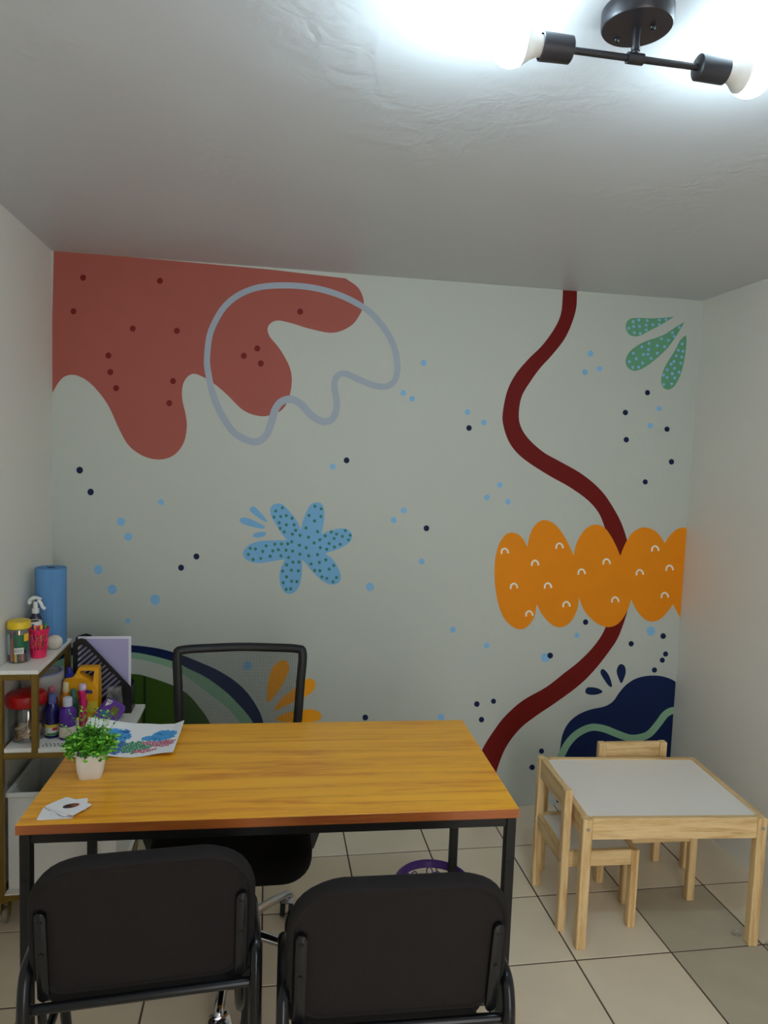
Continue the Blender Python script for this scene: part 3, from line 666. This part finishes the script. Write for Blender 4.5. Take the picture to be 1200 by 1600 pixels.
# pink basket with its cut-out sides
PX, PY = -.775, 2.555
pb = thing('pencil_basket', 'small bright pink plastic basket beside the crayon jar', 'basket', (PX, PY, ZT))
m_pink = mat('hot_pink_plastic', S(232, 40, 96), .35)
def rp(z): return .0245+.0085*z/.10
bm = NB(); lathe(bm, [(0, 0), (.0245, 0), (rp(.03), .03), (rp(.03)-.0018, .03), (.0225, .003), (0, .003)], 24); finish('basket_base', bm, m_pink, pb, True)
bm = NB(); lathe(bm, [(rp(.084), .084), (rp(.1)+.002, .097), (rp(.1)+.003, .1), (rp(.1), .102), (rp(.1)-.002, .098), (rp(.084)-.0018, .084), (rp(.084), .084)], 24); finish('rim', bm, m_pink, pb, True)
bm = NB()
for k in range(16):
    for s in (-1, 1):
        tube(bm, [((rp(z)-.001)*cos(2*pi*k/16+s*(z-.03)*9), (rp(z)-.001)*sin(2*pi*k/16+s*(z-.03)*9), z) for z in (.027, .042, .057, .072, .087)], .0021, 5)
finish('lattice', bm, m_pink, pb, True)
for c, dx, dy, lx, hgt in (('blue', -.008, .004, -.10, .105), ('yellow', .004, -.004, .06, .105), ('green', .008, .008, .12, .108), ('orange', -.004, -.010, -.05, .104)):
    cc = dict(blue=(40, 90, 170), yellow=(240, 210, 60), green=(60, 150, 70), orange=(240, 140, 50))[c]
    bm = NB(); lathe(bm, [(0, 0), (.004, 0), (.004, hgt*.72), (.0045, hgt*.72), (.0045, hgt), (.003, hgt+.004), (0, hgt+.005)], 10, mx=Matrix.Rotation(lx, 4, 'Y'))
    o = finish('marker', bm, mat('marker_'+c, S(*cc), .4), smooth=True); o.location = (PX+dx-.03*0, PY+dy, ZT+.0045); tag(o, c+' marker standing in the pink basket', 'marker', 'markers in the pink basket')
# paper roll with brown core
tr_ = thing('tissue_roll', 'white paper roll standing behind the pink basket', 'paper roll', (-.810, 2.612, ZT))
bm = NB(); lathe(bm, [(.020, 0), (.0265, 0), (.028, .002), (.028, .110), (.0265, .112), (.020, .112), (.020, 0)], 32); finish('paper', bm, mat('tissue', S(236, 234, 230), .9), tr_, True)
bm = NB(); lathe(bm, [(.0195, .001), (.0199, .001), (.0199, .111), (.0195, .111), (.0195, .001)], 24); finish('core', bm, mat('cardboard_core', S(110, 80, 60), .9), tr_, True)
# spray bottle
sp = thing('spray_bottle', 'dark translucent spray bottle with white trigger in front of blue roll', 'spray bottle', (-.818, 2.664, ZT))
bm = NB(); lathe(bm, [(0, 0), (.020, 0), (.0215, .004), (.0215, .095), (.019, .112), (.012, .122), (.0115, .130), (0, .130)], 24); finish('bottle_body', bm, mat('dark_purple_plastic', S(52, 44, 66), .2), sp, True)
bm = NB(); cyl(bm, (0, 0, .128), (0, 0, .146), .0125, .0125, 18, .001)
tube(bm, [(0, 0, .144), (0, 0, .158), (0, 0, .170)], lambda t: (.008, .009), 10)
tube(bm, [(-.020, 0, .164), (-.017, 0, .176), (-.004, 0, .184), (.010, 0, .182), (.020, 0, .177)], lambda t: (.0075, .008-.003*t), 10, smooth=4); sh = finish('spray_head', bm, m_white_pl, sp, True)
bm = NB(); tube(bm, [(.009, 0, .176), (.018, 0, .165), (.024, 0, .150), (.033, 0, .143)], lambda t: (.006, .005-.002*t), 8, smooth=4); finish('trigger', bm, m_white_pl, sp, True)
bm = NB(); cyl(bm, (-.022, 0, .163), (-.018, 0, .163), .006, seg=12); finish('nozzle', bm, m_white_pl, sp, True)
# blue shop towel roll
br = thing('paper_towel_roll', 'tall blue paper towel roll standing at the back of the top shelf', 'paper roll', (-.787, 2.738, ZT))
m_bluep = mat('blue_paper', S(96, 146, 198), .9, var=.04, vscale=60, bump=.1, bscale=300)
bm = NB(); HR = .282; lathe(bm, [(.016, 0), (.0525, 0), (.0535, .002), (.0535, HR-.002), (.0525, HR), (.016, HR), (.016, 0)], 48); finish('paper', bm, m_bluep, br, True)
bm = NB(); lathe(bm, [(.0152, .001), (.0159, .001), (.0159, HR-.001), (.0152, HR-.001), (.0152, .001)], 24); finish('core', bm, mat('grey_core', S(70, 66, 62), .9), br, True)
a0 = radians(-69); bm = NB()
pts = [((.0537+.0028*(1-t_))*cos(a0+t_*.5), (.0537+.0028*(1-t_))*sin(a0+t_*.5)) for t_ in (0, .5, 1)]
prism(bm, pts+[(p[0]*.985, p[1]*.985) for p in reversed(pts)], HR-.004, Matrix.Translation((0, 0, .002))); finish('paper_flap', bm, m_bluep, br)
# ball of cream yarn
yb = thing('twine_ball', 'cream ball of twine at the edge of the top shelf', 'twine', (-.750, 2.650, ZT+.0255))
bm = NB(); lathe(bm, [(0, -.024), (.014, -.022), (.023, -.012), (.025, 0), (.023, .012), (.014, .022), (0, .024)], 24, sx=1.08); m_tw = mat('cream_twine', S(226, 216, 200), .9, bump=.3, bscale=200); finish('ball_core', bm, m_tw, yb, True)
bm = NB()
for k in range(26):
    rx, ry = k*1.13, k*.71; mxx = Matrix.Rotation(rx, 3, 'X') @ Matrix.Rotation(ry, 3, 'Y')
    tube(bm, [Vector(((mxx @ Vector((cos(2*pi*i/20), sin(2*pi*i/20), 0)))*.0248)[:]) for i in range(20)], .0009, 4, closed=True)
finish('twine', bm, m_tw, yb, True)

# ------------------------------------------------------------------ things on the middle shelf (z = ZM)
RJX, RJY = -.793, 2.499
rj = thing('storage_jar', 'clear jar with red lid holding wooden pieces on the middle shelf', 'jar', (RJX, RJY, ZM))
bm = NB(); jar_body(bm, .060, .122); finish('jar_body', bm, m_jar, rj, True)
bm = NB(); lathe(bm, [(0, .160), (.05, .160), (.060, .156), (.064, .148), (.064, .124), (.062, .120), (.055, .122), (.055, .150), (0, .152)], 36, mx=Matrix.Rotation(radians(-2), 4, 'Y')); finish('lid', bm, mat('red_lid', S(178, 18, 16), .35), rj, True)
m_bis = [mat('wooden_piece_%d' % k, S(*c), .75, var=.1) for k, c in enumerate(((196, 158, 112), (180, 138, 92), (206, 172, 130)))]
for k in range(22):
    a = 2.39996*k; lay = k//8; rr = .040*math.sqrt(((k % 8)+.4)/8)
    pol = [((.0165+.0035*sin(3*t_+k))*cos(t_), (.0125+.002*cos(2*t_+k))*sin(t_)) for t_ in [2*pi*i/12 for i in range(12)]]
    bm = NB(); prism(bm, pol, .007, None, .0015); o = finish('wooden_piece', bm, m_bis[k % 3], smooth=True)
    o.location = (RJX+rr*cos(a), RJY+rr*sin(a), ZM+.006+lay*.014+(k % 3)*.003); o.rotation_euler = (random.uniform(-.5, .5)*(lay > 0)+random.uniform(-.12, .12), random.uniform(-.4, .4)*(lay > 0), random.uniform(0, 6)); tag(o, 'small tan wooden piece in the red-lidded jar', 'wooden piece', 'wooden pieces in the red-lidded jar')
tub = thing('storage_tub', 'milky round tub with blue-edged lid behind the red-lidded jar', 'tub', (-.789, 2.640, ZM))
m_milk = clear('milky_plastic', (.9, .9, .9, 1), .1, .3, .6, S(205, 200, 196))
bm = NB(); lathe(bm, [(0, 0), (.058, 0), (.061, .004), (.068, .165), (.066, .165), (.059, .006), (0, .003)], 36); finish('tub_body', bm, m_milk, tub, True)
bm = NB(); lathe(bm, [(.066, .160), (.0715, .160), (.0715, .180), (.069, .184), (.060, .184), (.057, .178), (0, .178), (0, .174), (.066, .174), (.066, .160)], 36); ld = finish('lid', bm, m_milk, tub, True)
bm = NB(); tube(bm, [(.0635*cos(2*pi*i/36), .0635*sin(2*pi*i/36), .1845) for i in range(36)], .0028, 6, closed=True); finish('seal_ring', bm, mat('blue_seal', S(120, 130, 200), .4), ld, True)
def paint_bottle(label, loc, body, cap, r, h, hcap, lab=None, mid=None):
    t = thing('paint_bottle', label, 'bottle', loc, 0, 'paint bottles on the middle shelf')
    hb = h-hcap
    bm = NB(); lathe(bm, [(0, 0), (r*.94, 0), (r, .004), (r, hb*.42), (r*.96, hb*.44), (r*.96, hb*.5), (r, hb*.53), (r, hb*.80), (r*.93, hb*.88), (r*.62, hb*.96), (r*.5, hb), (0, hb)], 24); finish('bottle_body', bm, mat('paint_'+label[:6], S(*body), .22), t, True)
    bm = NB(); rc = r*.56; lathe(bm, [(0, hb-.001), (rc, hb-.001), (rc, h-.008), (rc*.9, h-.003), (rc*.55, h), (0, h)], 20); c_ = finish('cap', bm, mat('cap_'+label[:6], S(*cap), .4), t, True)
    if lab:
        l_ = arc_label('label', r+.0006, hb*.09, hb*.40, -180, 0, mat('label_'+label[:6], S(*lab), .6), t)
        if mid:
            arc_label('label_band', r+.0010, hb*.33, hb*.41, -180, 0, mat('band_'+label[:6], S(*mid), .6), l_)
            arc_label('label_logo', r+.0010, hb*.24, hb*.32, -75, -35, mat('logo_'+label[:6], S(190, 50, 40), .6), l_)
            arc_label('label_wave', r+.0010, hb*.10, hb*.17, -120, -10, mat('wave_'+label[:6], S(70, 130, 70), .6), l_)
        else:
            for q_ in range(4): arc_label('print_line', r+.0010, hb*(.13+.06*q_), hb*(.14+.06*q_), -110+8*q_, -45, mat('ink', S(120, 110, 100), .6), l_, 5)
    return t
paint_bottle('navy blue paint bottle with blue cap and striped label', (-.716, 2.502, ZM), (22, 22, 92), (84, 100, 158), .0225, .152, .034, (214, 214, 210), (222, 190, 60))
paint_bottle('purple paint bottle with pale lilac cap and cream label', (-.662, 2.486, ZM), (84, 40, 146), (206, 206, 226), .0270, .144, .030, (216, 206, 190))
paint_bottle('red paint bottle with faded pink cap behind the blue bottle', (-.733, 2.556, ZM), (150, 30, 36), (176, 96, 106), .0200, .158, .028)
paint_bottle('orange paint bottle with cream cap behind the purple bottle', (-.692, 2.575, ZM), (224, 140, 24), (226, 208, 160), .0180, .166, .034)
paint_bottle('dark green paint bottle with teal cap beside the purple bottle', (-.660, 2.550, ZM), (14, 68, 42), (60, 112, 100), .0180, .150, .028, (214, 214, 206), (226, 206, 60))
# pink figure-shaped bottle
pk = thing('glue_bottle', 'hot pink waisted bottle with lavender cap in front of yellow jug', 'bottle', (-.640, 2.592, ZM))
pk.scale = (1, 1, .88)
bm = NB(); lathe(bm, [(0, 0), (.014, 0), (.017, .01), (.016, .05), (.011, .072), (.0165, .088), (.017, .10), (.011, .118), (.013, .128), (.015, .140), (.012, .150), (0, .152)], 20); finish('bottle_body', bm, mat('hot_pink', S(222, 30, 108), .3), pk, True)
bm = NB(); lathe(bm, [(0, .150), (.0125, .150), (.0125, .170), (.011, .173), (0, .174)], 18); finish('cap', bm, mat('lavender_cap', S(222, 200, 232), .4), pk, True)
bm = NB(); cyl(bm, (.012, -.004, .143), (.034, -.006, .141), .0065, .006, 10, .001); finish('nozzle', bm, mat('nozzle_blue', S(40, 48, 130), .4), pk, True)
# yellow jug
jg = thing('paint_jug', 'yellow plastic jug with carrying handle and blue cap', 'jug', (-.722, 2.66, ZM))
m_yel = mat('jug_yellow', S(240, 172, 20), .35)
outer = [(.006, 0), (.119, 0), (.124, .006), (.126, .105), (.125, .192), (.121, .197), (.060, .197), (.054, .194), (.042, .168), (.034, .160), (.012, .158), (.006, .148), (.002, .12), (.002, .006)]
hole = [(.062, .184), (.105, .184), (.109, .180), (.108, .150), (.102, .144), (.080, .158), (.062, .172), (.060, .178)]
bm = NB(); t = bmesh.new()
def ring(pts, z): return [t.verts.new((x, y, z)) for x, y in pts]
hd_ = .028
from mathutils.geometry import tessellate_polygon
tri = tessellate_polygon([[Vector((x, y, 0)) for x, y in outer], [Vector((x, y, 0)) for x, y in hole]])
allp = outer+hole; fa, fb = ring(allp, -hd_), ring(allp, hd_)
for a, b, c in tri: t.faces.new((fa[a], fa[b], fa[c])); t.faces.new((fb[a], fb[b], fb[c]))
no, nh_ = len(outer), len(hole)
for k in range(no): t.faces.new((fa[k], fa[(k+1) % no], fb[(k+1) % no], fb[k]))
for k in range(nh_): t.faces.new((fa[no+k], fa[no+(k+1) % nh_], fb[no+(k+1) % nh_], fb[no+k]))
for v in t.verts:
    if v.co.y > .16: v.co.z *= .55
    elif v.co.y > .13: v.co.z *= .9
merge(bm, t, XZ); finish('jug_body', bm, m_yel, jg)
bm = NB(); lathe(bm, [(0, .157), (.016, .157), (.0165, .168), (.010, .172), (.0095, .188), (.007, .192), (0, .192)], 18, (.020, 0, 0)); finish('cap', bm, mat('jug_cap', S(34, 40, 150), .4), jg, True)
bm = NB(); box(bm, (.085, -.0295, .035), (.122, -.0283, .075), 0); finish('label', bm, mat('jug_label', S(225, 205, 60), .5), jg)
# magazine file
mf = thing('magazine_file', 'black slotted magazine file holding a lavender folder', 'magazine file', (-.702, 2.703, ZM))
m_mf = mat('black_file_plastic', S(18, 18, 20), .4)
MW, MDp, ML, MHh, MLo = .208, .072, .02, .288, .095
face = [(0, .002), (MW, .002), (MW, MLo+.006), (MW-.010, MLo+.016), (.045, MHh-.004), (.030, MHh), (.012, MHh-.004), (.0, MHh-.020)]
slots = []
sl = (MHh-MLo-.02)/(MW-.045)                     # slope of the cut-away edge
dirx, diry = cos(radians(42)), sin(radians(42))
def top_at(x): return MHh-.004 if x < .045 else (MHh-.004)-(x-.045)*((MHh-.004-MLo-.016)/(MW-.055))
for k in range(16):
    # parallel slots climbing towards the cut edge
    s0 = -.155+k*.0215
    pts_ = []
    n_s = 60
    inside = []
    for i in range(n_s+1):
        x = .010+(MW-.020)*i/n_s; y = s0+(x)*diry/dirx+.13
        if .016 < y < top_at(x)-.021 and .012 < x < MW-.012: inside.append((x, y))
    if len(inside) > 5:
        (xa, ya), (xb, yb_) = inside[0], inside[-1]
        hw_ = .0040; nx, ny = -diry*hw_, dirx*hw_; ex, ey = dirx*hw_*.8, diry*hw_*.8
        L_ = .5
        if math.hypot(xb-xa, yb_-ya) > L_:       # long slots are split by a bridge in the photo's file; keep the upper run
            f_ = L_/math.hypot(xb-xa, yb_-ya); xa, ya = xb-(xb-xa)*f_, yb_-(yb_-ya)*f_
        slots.append([(xa+nx, ya+ny), (xa-ex, ya-ey), (xa-nx, ya-ny), (xb-nx, yb_-ny), (xb+ex, yb_+ey), (xb+nx, yb_+ny)])
def panel(ypos, thk, name, with_slots=True):
    t = bmesh.new(); loops = [face]+(slots if with_slots else [])
    tri = tessellate_polygon([[Vector((x, y, 0)) for x, y in l] for l in loops]); allp = [p for l in loops for p in l]
    A = [t.verts.new((x, y, 0)) for x, y in allp]; B = [t.verts.new((x, y, thk)) for x, y in allp]
    for a, b, c in tri:
        try: t.faces.new((A[a], A[b], A[c])); t.faces.new((B[a], B[b], B[c]))
        except ValueError: pass
    o = 0
    for l in loops:
        n = len(l)
        for k in range(n): t.faces.new((A[o+k], A[o+(k+1) % n], B[o+(k+1) % n], B[o+k]))
        o += n
    bm = NB(); merge(bm, t, Matrix.Translation((0, ypos, 0)) @ XZ); return finish(name, bm, m_mf, mf)
panel(.003, .003, 'side_panel'); panel(MDp, .003, 'side_panel')
bm = NB(); box(bm, (0, .0, 0), (MW, MDp, .003), .0005); finish('bottom_panel', bm, m_mf, mf)
bm = NB(); box(bm, (-.001, .003, .003), (.002, MDp-.003, MHh-.018), .0005); finish('spine_panel', bm, m_mf, mf)
bm = NB(); box(bm, (MW-.002, .003, .003), (MW+.001, MDp-.003, MLo+.004), .0005); finish('front_panel', bm, m_mf, mf)
fo = thing('folder', 'lavender folder with white border standing in the black magazine file', 'folder', (-.690, 2.724, ZM+.0045))
bm = NB(); box(bm, (.0, 0, 0), (.190, .004, .285), .0008); finish('cover', bm, mat('folder_white', S(226, 222, 236), .5), fo)
bm = NB(); box(bm, (.010, -.0006, .010), (.181, 0, .276), 0); finish('panel', bm, mat('folder_lavender', S(178, 172, 214), .5), fo)
# purple zip pouch and clear bag
po = thing('zip_pouch', 'purple pouch with a white patch leaning beside the paint bottles', 'pouch', (-.575, 2.545, ZM), radians(-12))
m_pp = mat('pouch_purple', S(106, 60, 160), .6, bump=.1, bscale=120)
lean = Matrix.Translation((0, 0, .012)) @ Matrix.Rotation(radians(-42), 4, 'X') @ Matrix.Rotation(radians(24), 4, 'Y') @ XZ
bm = NB(); pillow(bm, [(x*1.0, y+.055) for x, y in rrect(.088, .098, .02, 5)], [(.96, -.006), (1, -.002), (1, .002), (.96, .007), (.9, .0095)], lean); finish('pouch_body', bm, m_pp, po, True)
def patch(name, pts, m, zoff=.0102):
    bm = NB(); prism(bm, pts, .0008, lean @ Matrix.Translation((0, 0, zoff))); return finish(name, bm, m, po)
wp = patch('white_patch', [(-.032, .094), (-.012, .096), (-.012, .084), (-.026, .068)], mat('patch_white', S(235, 235, 235), .6))
for x in (-.026, -.018): patch('stitch_mark', [(x, .093), (x+.003, .093), (x+.002, .083), (x-.001, .083)], mat('patch_black', S(20, 20, 20), .6), .0109)
patch('olive_panel', [(.002, .086), (.030, .080), (.036, .052), (.004, .060)], mat('patch_olive', S(120, 112, 36), .6))
patch('teal_panel', [(-.022, .056), (.0, .056), (.0, .036), (-.022, .036)], mat('patch_teal', S(40, 120, 140), .6))
cb = thing('clear_bag', 'small clear bag with blue tie in front of the black file', 'bag', (-.545, 2.655, ZM))
bm = NB(); pillow(bm, rrect(.062, .045, .014, 5), [(.5, 0), (.95, .003), (1, .03), (.95, .07), (.8, .10), (.9, .118), (.86, .119)], None, lambda c: Vector((c.x*(1+.06*sin(c.z*90)), c.y*(1-.4*c.z/.12), c.z))); finish('bag_film', bm, clear('bag_film', (.93, .94, .95, 1), .12, .25, .08), cb, True)
bm = NB()
for a in (.5, 2.2, 3.8, 5.3): tube(bm, [(0, -.026, .045), (.012*cos(a), -.028, .045+.012*sin(a)), (.018*cos(a+.4), -.027, .045+.018*sin(a+.4)), (.008*cos(a+.8), -.026, .045+.008*sin(a+.8))], .003, 6, smooth=3)
finish('tie', bm, mat('tie_blue', S(60, 90, 170), .4), cb, True)

# ------------------------------------------------------------------ things on the desk (z = DH)
pl = thing('potted_plant', 'small artificial green plant in a white square pot on the desk', 'plant', (-.440, 1.868, DH), radians(4))
bm = NB(); t = bmesh.new(); rings = []
for s, z in ((.026, 0), (.0275, .002), (.031, .018), (.0335, .04), (.0345, .066), (.0320, .066), (.0310, .055)):
    rings.append([t.verts.new((x*s/.5, y*s/.5, z)) for x, y in rrect(1, 1, .22, 4)])
for A, B in zip(rings, rings[1:]):
    for k in range(len(A)): t.faces.new((A[k], A[(k+1) % len(A)], B[(k+1) % len(A)], B[k]))
t.faces.new(rings[0]); t.faces.new(rings[-1]); merge(bm, t); finish('pot', bm, mat('white_pot', S(240, 240, 240), .35), pl, True)
def leaf(bm, p, d, L, wd, roll_):
    d = d.normalized(); side = d.cross(Vector((0, 0, 1)))
    if side.length < .1: side = Vector((1, 0, 0))
    side.normalize(); side = Matrix.Rotation(roll_, 3, d) @ side; up = side.cross(d)
    v = [bm.verts.new(p), bm.verts.new(p+d*L*.5+side*wd), bm.verts.new(p+d*L-up*L*.12), bm.verts.new(p+d*L*.5-side*wd), bm.verts.new(p+d*L*.5+up*(-wd*.35))]
    bm.faces.new((v[0], v[1], v[4])); bm.faces.new((v[1], v[2], v[4])); bm.faces.new((v[2], v[3], v[4])); bm.faces.new((v[3], v[0], v[4]))
rnd = random.Random(3); fols = [NB(), NB(), NB()]; stem_bm = NB()
for k in range(110):
    a = rnd.uniform(0, 2*pi); tall = k % 7 == 0; el = rnd.uniform(.9, 1.35) if tall else rnd.uniform(.12, 1.3); L = rnd.uniform(.085, .105) if tall else rnd.uniform(.038, .062)
    d0 = Vector((cos(a)*cos(el), sin(a)*cos(el), sin(el))); base_p = Vector((cos(a)*.014, sin(a)*.014, .062)); ptsS = []
    for i in range(7):
        f = i/6; ptsS.append(base_p+d0*L*f+Vector((0, 0, .018*sin(f*pi*.8)-.012*f*f*(0 if tall else 1))))
    tube(stem_bm, ptsS, .0006, 4)
    for i in range(1, 7):
        dd = (ptsS[i]-ptsS[i-1]).normalized()
        for s in range(2 if tall else 5):
            b = rnd.uniform(0, 2*pi); o_ = Vector((cos(b), sin(b), rnd.uniform(-.2, .7)))
            sz = rnd.uniform(.5, .75) if tall else rnd.uniform(.65, 1.1)
            leaf(fols[rnd.randrange(3)], ptsS[i], dd*.6+o_*.8, .0135*sz, .0046*sz, rnd.uniform(-.6, .6))
for bm_, c in zip(fols, ((96, 176, 42), (142, 212, 62), (58, 132, 40))): finish('foliage', bm_, mat('leaf_%d' % c[0], S(*c), .45, var=.1, vscale=60), pl, kind='stuff')
finish('stems', stem_bm, mat('stem_green', S(70, 120, 40), .6), pl, kind='stuff')

# curled drawing, lies at the far left corner of the desk
PW, PH_, NU, NV = .279, .216, 150, 110
def lift(u, v):
    z = .034*max(0, v-.35)**1.6/.5*(1-u)**1.3 + .010*max(0, u-.75)/.25*(.4+.6*v) + .0045*(1+sin(u*9-.6))*(1-v)**2
    return z + .0035*sin(u*5+1)**2*v + .010*max(0, u-.9)/.1*v
def inb(u, v, cu, cv, ru, rv, jag=.35, fr=22):
    return ((u-cu)/ru)**2+((v-cv)/rv)**2 < 1+jag*(noise.noise(Vector((u*fr, v*fr, cu*7)))*2)
def draw_col(u, v):
    n1 = noise.noise(Vector((u*60, v*30, 1)))
    def sc(c, amt=.35): return tuple(min(1, max(0, x*(1+amt*n1*1.6))) for x in c)
    hat = sin(u*230+v*60+4*n1)
    ln = abs(noise.noise(Vector((u*10+2, v*13, 5)))) < .04
    bright, deep, green, pink = S(70, 160, 222)[:3], S(40, 92, 172)[:3], S(44, 128, 92)[:3], S(186, 84, 110)[:3]
    if inb(u, v, .83, .62, .135, .17, .25) or inb(u, v, .69, .56, .09, .08, .4): return S(36, 70, 140)[:3] if ln else sc(bright, .25)
    if inb(u, v, .40, .66, .10, .16, .3) or inb(u, v, .31, .72, .06, .12): return S(34, 76, 150)[:3] if ln else sc(bright, .25)
    if inb(u, v, .86, .35, .11, .13, .3) or inb(u, v, .72, .42, .09, .06, .5) or inb(u, v, .70, .17, .11, .06, .4): return pink if hat > -.55 else S(226, 196, 206)[:3]
    if inb(u, v, .60, .30, .15, .19, .45) or inb(u, v, .72, .33, .12, .05, .4): return sc(green) if hat > -.5 else S(150, 200, 170)[:3]
    if inb(u, v, .40, .30, .14, .24, .4): return sc(deep) if hat > -.7 else S(110, 160, 214)[:3]
    return S(238, 238, 240)[:3]
dr = thing('drawing', 'curled white sheet with a blue, green and pink drawing behind the plant', 'paper', (-.527, 1.975, DH+.0008), DROT)
me = bpy.data.meshes.new('sheet'); vs = []; fs = []
for j in range(NV+1):
    for i in range(NU+1):
        u, v = i/NU, j/NV; vs.append((u*PW*(1-.03*v*(1-u)), v*PH_*(1-.04*(1-u)), lift(u, v)))
for j in range(NV):
    for i in range(NU): a = j*(NU+1)+i; fs.append((a, a+1, a+NU+2, a+NU+1))
me.from_pydata(vs, [], fs); ca = me.color_attributes.new('print', 'FLOAT_COLOR', 'POINT')
for j in range(NV+1):
    for i in range(NU+1): ca.data[j*(NU+1)+i].color = tuple(draw_col(i/NU, j/NV))+(1,)
m_draw = mat('drawing_print', (1, 1, 1, 1), .7); nt = m_draw.node_tree; at = nt.nodes.new('ShaderNodeAttribute'); at.attribute_name = 'print'; nt.links.new(at.outputs['Color'], nt.nodes['Principled BSDF'].inputs['Base Color'])
me.materials.append(m_draw); me.polygons.foreach_set('use_smooth', [True]*len(me.polygons))
so = bpy.data.objects.new('sheet', me); COL.objects.link(so); so.parent = dr
sm_ = so.modifiers.new('thickness', 'SOLIDIFY'); sm_.thickness = .0004; sm_.offset = -1

# flash cards
m_card = mat('card_white', S(236, 234, 238), .35); m_cardp = mat('card_edge_dark', S(70, 62, 74), .5)
for k, (cx, cy, a, lab) in enumerate(((-.468, 1.676, 3, 'white picture card at the bottom of the small stack'), (-.450, 1.703, 12, 'white picture card second from the bottom of the stack'), (-.457, 1.697, -40, 'white picture card second from the top of the stack'), (-.4455, 1.693, -31, 'white picture card with a brown nut, top of the stack'))):
    c = thing('picture_card', lab, 'card', (cx, cy, DH+.0006+k*.0020), radians(a)+DROT, 'picture cards on the desk')
    bm = NB(); prism(bm, rrect(.078, .058, .005, 4), .0014); finish('card_sheet', bm, m_card, c)
    if k == 3:
        nut = [(.0215*cos(t_)*(1+.06*sin(2*t_)), .0125*sin(t_)) for t_ in [2*pi*i/24 for i in range(24)]]
        rot = Matrix.Translation((.001, .002, .0015)) @ Matrix.Rotation(radians(50), 4, 'Z') @ Matrix.Scale(.85, 4)
        bm = NB(); prism(bm, nut, .0001, rot); nt_ = finish('nut_print', bm, mat('nut_brown', S(128, 66, 44), .5), c)
        bm = NB(); prism(bm, [p for p in nut if p[0] < .004]+[(.004, -.004), (.001, .004)] if False else [(-.0215, 0), (-.019, -.007), (-.010, -.0118), (.002, -.0125), (.004, -.004), (-.001, .003), (-.002, .0122), (-.012, .0108), (-.019, .006)], .0001, Matrix.Translation((0, 0, .0001)) @ rot); finish('nut_cap_print', bm, mat('nut_dark', S(58, 36, 34), .5), nt_)
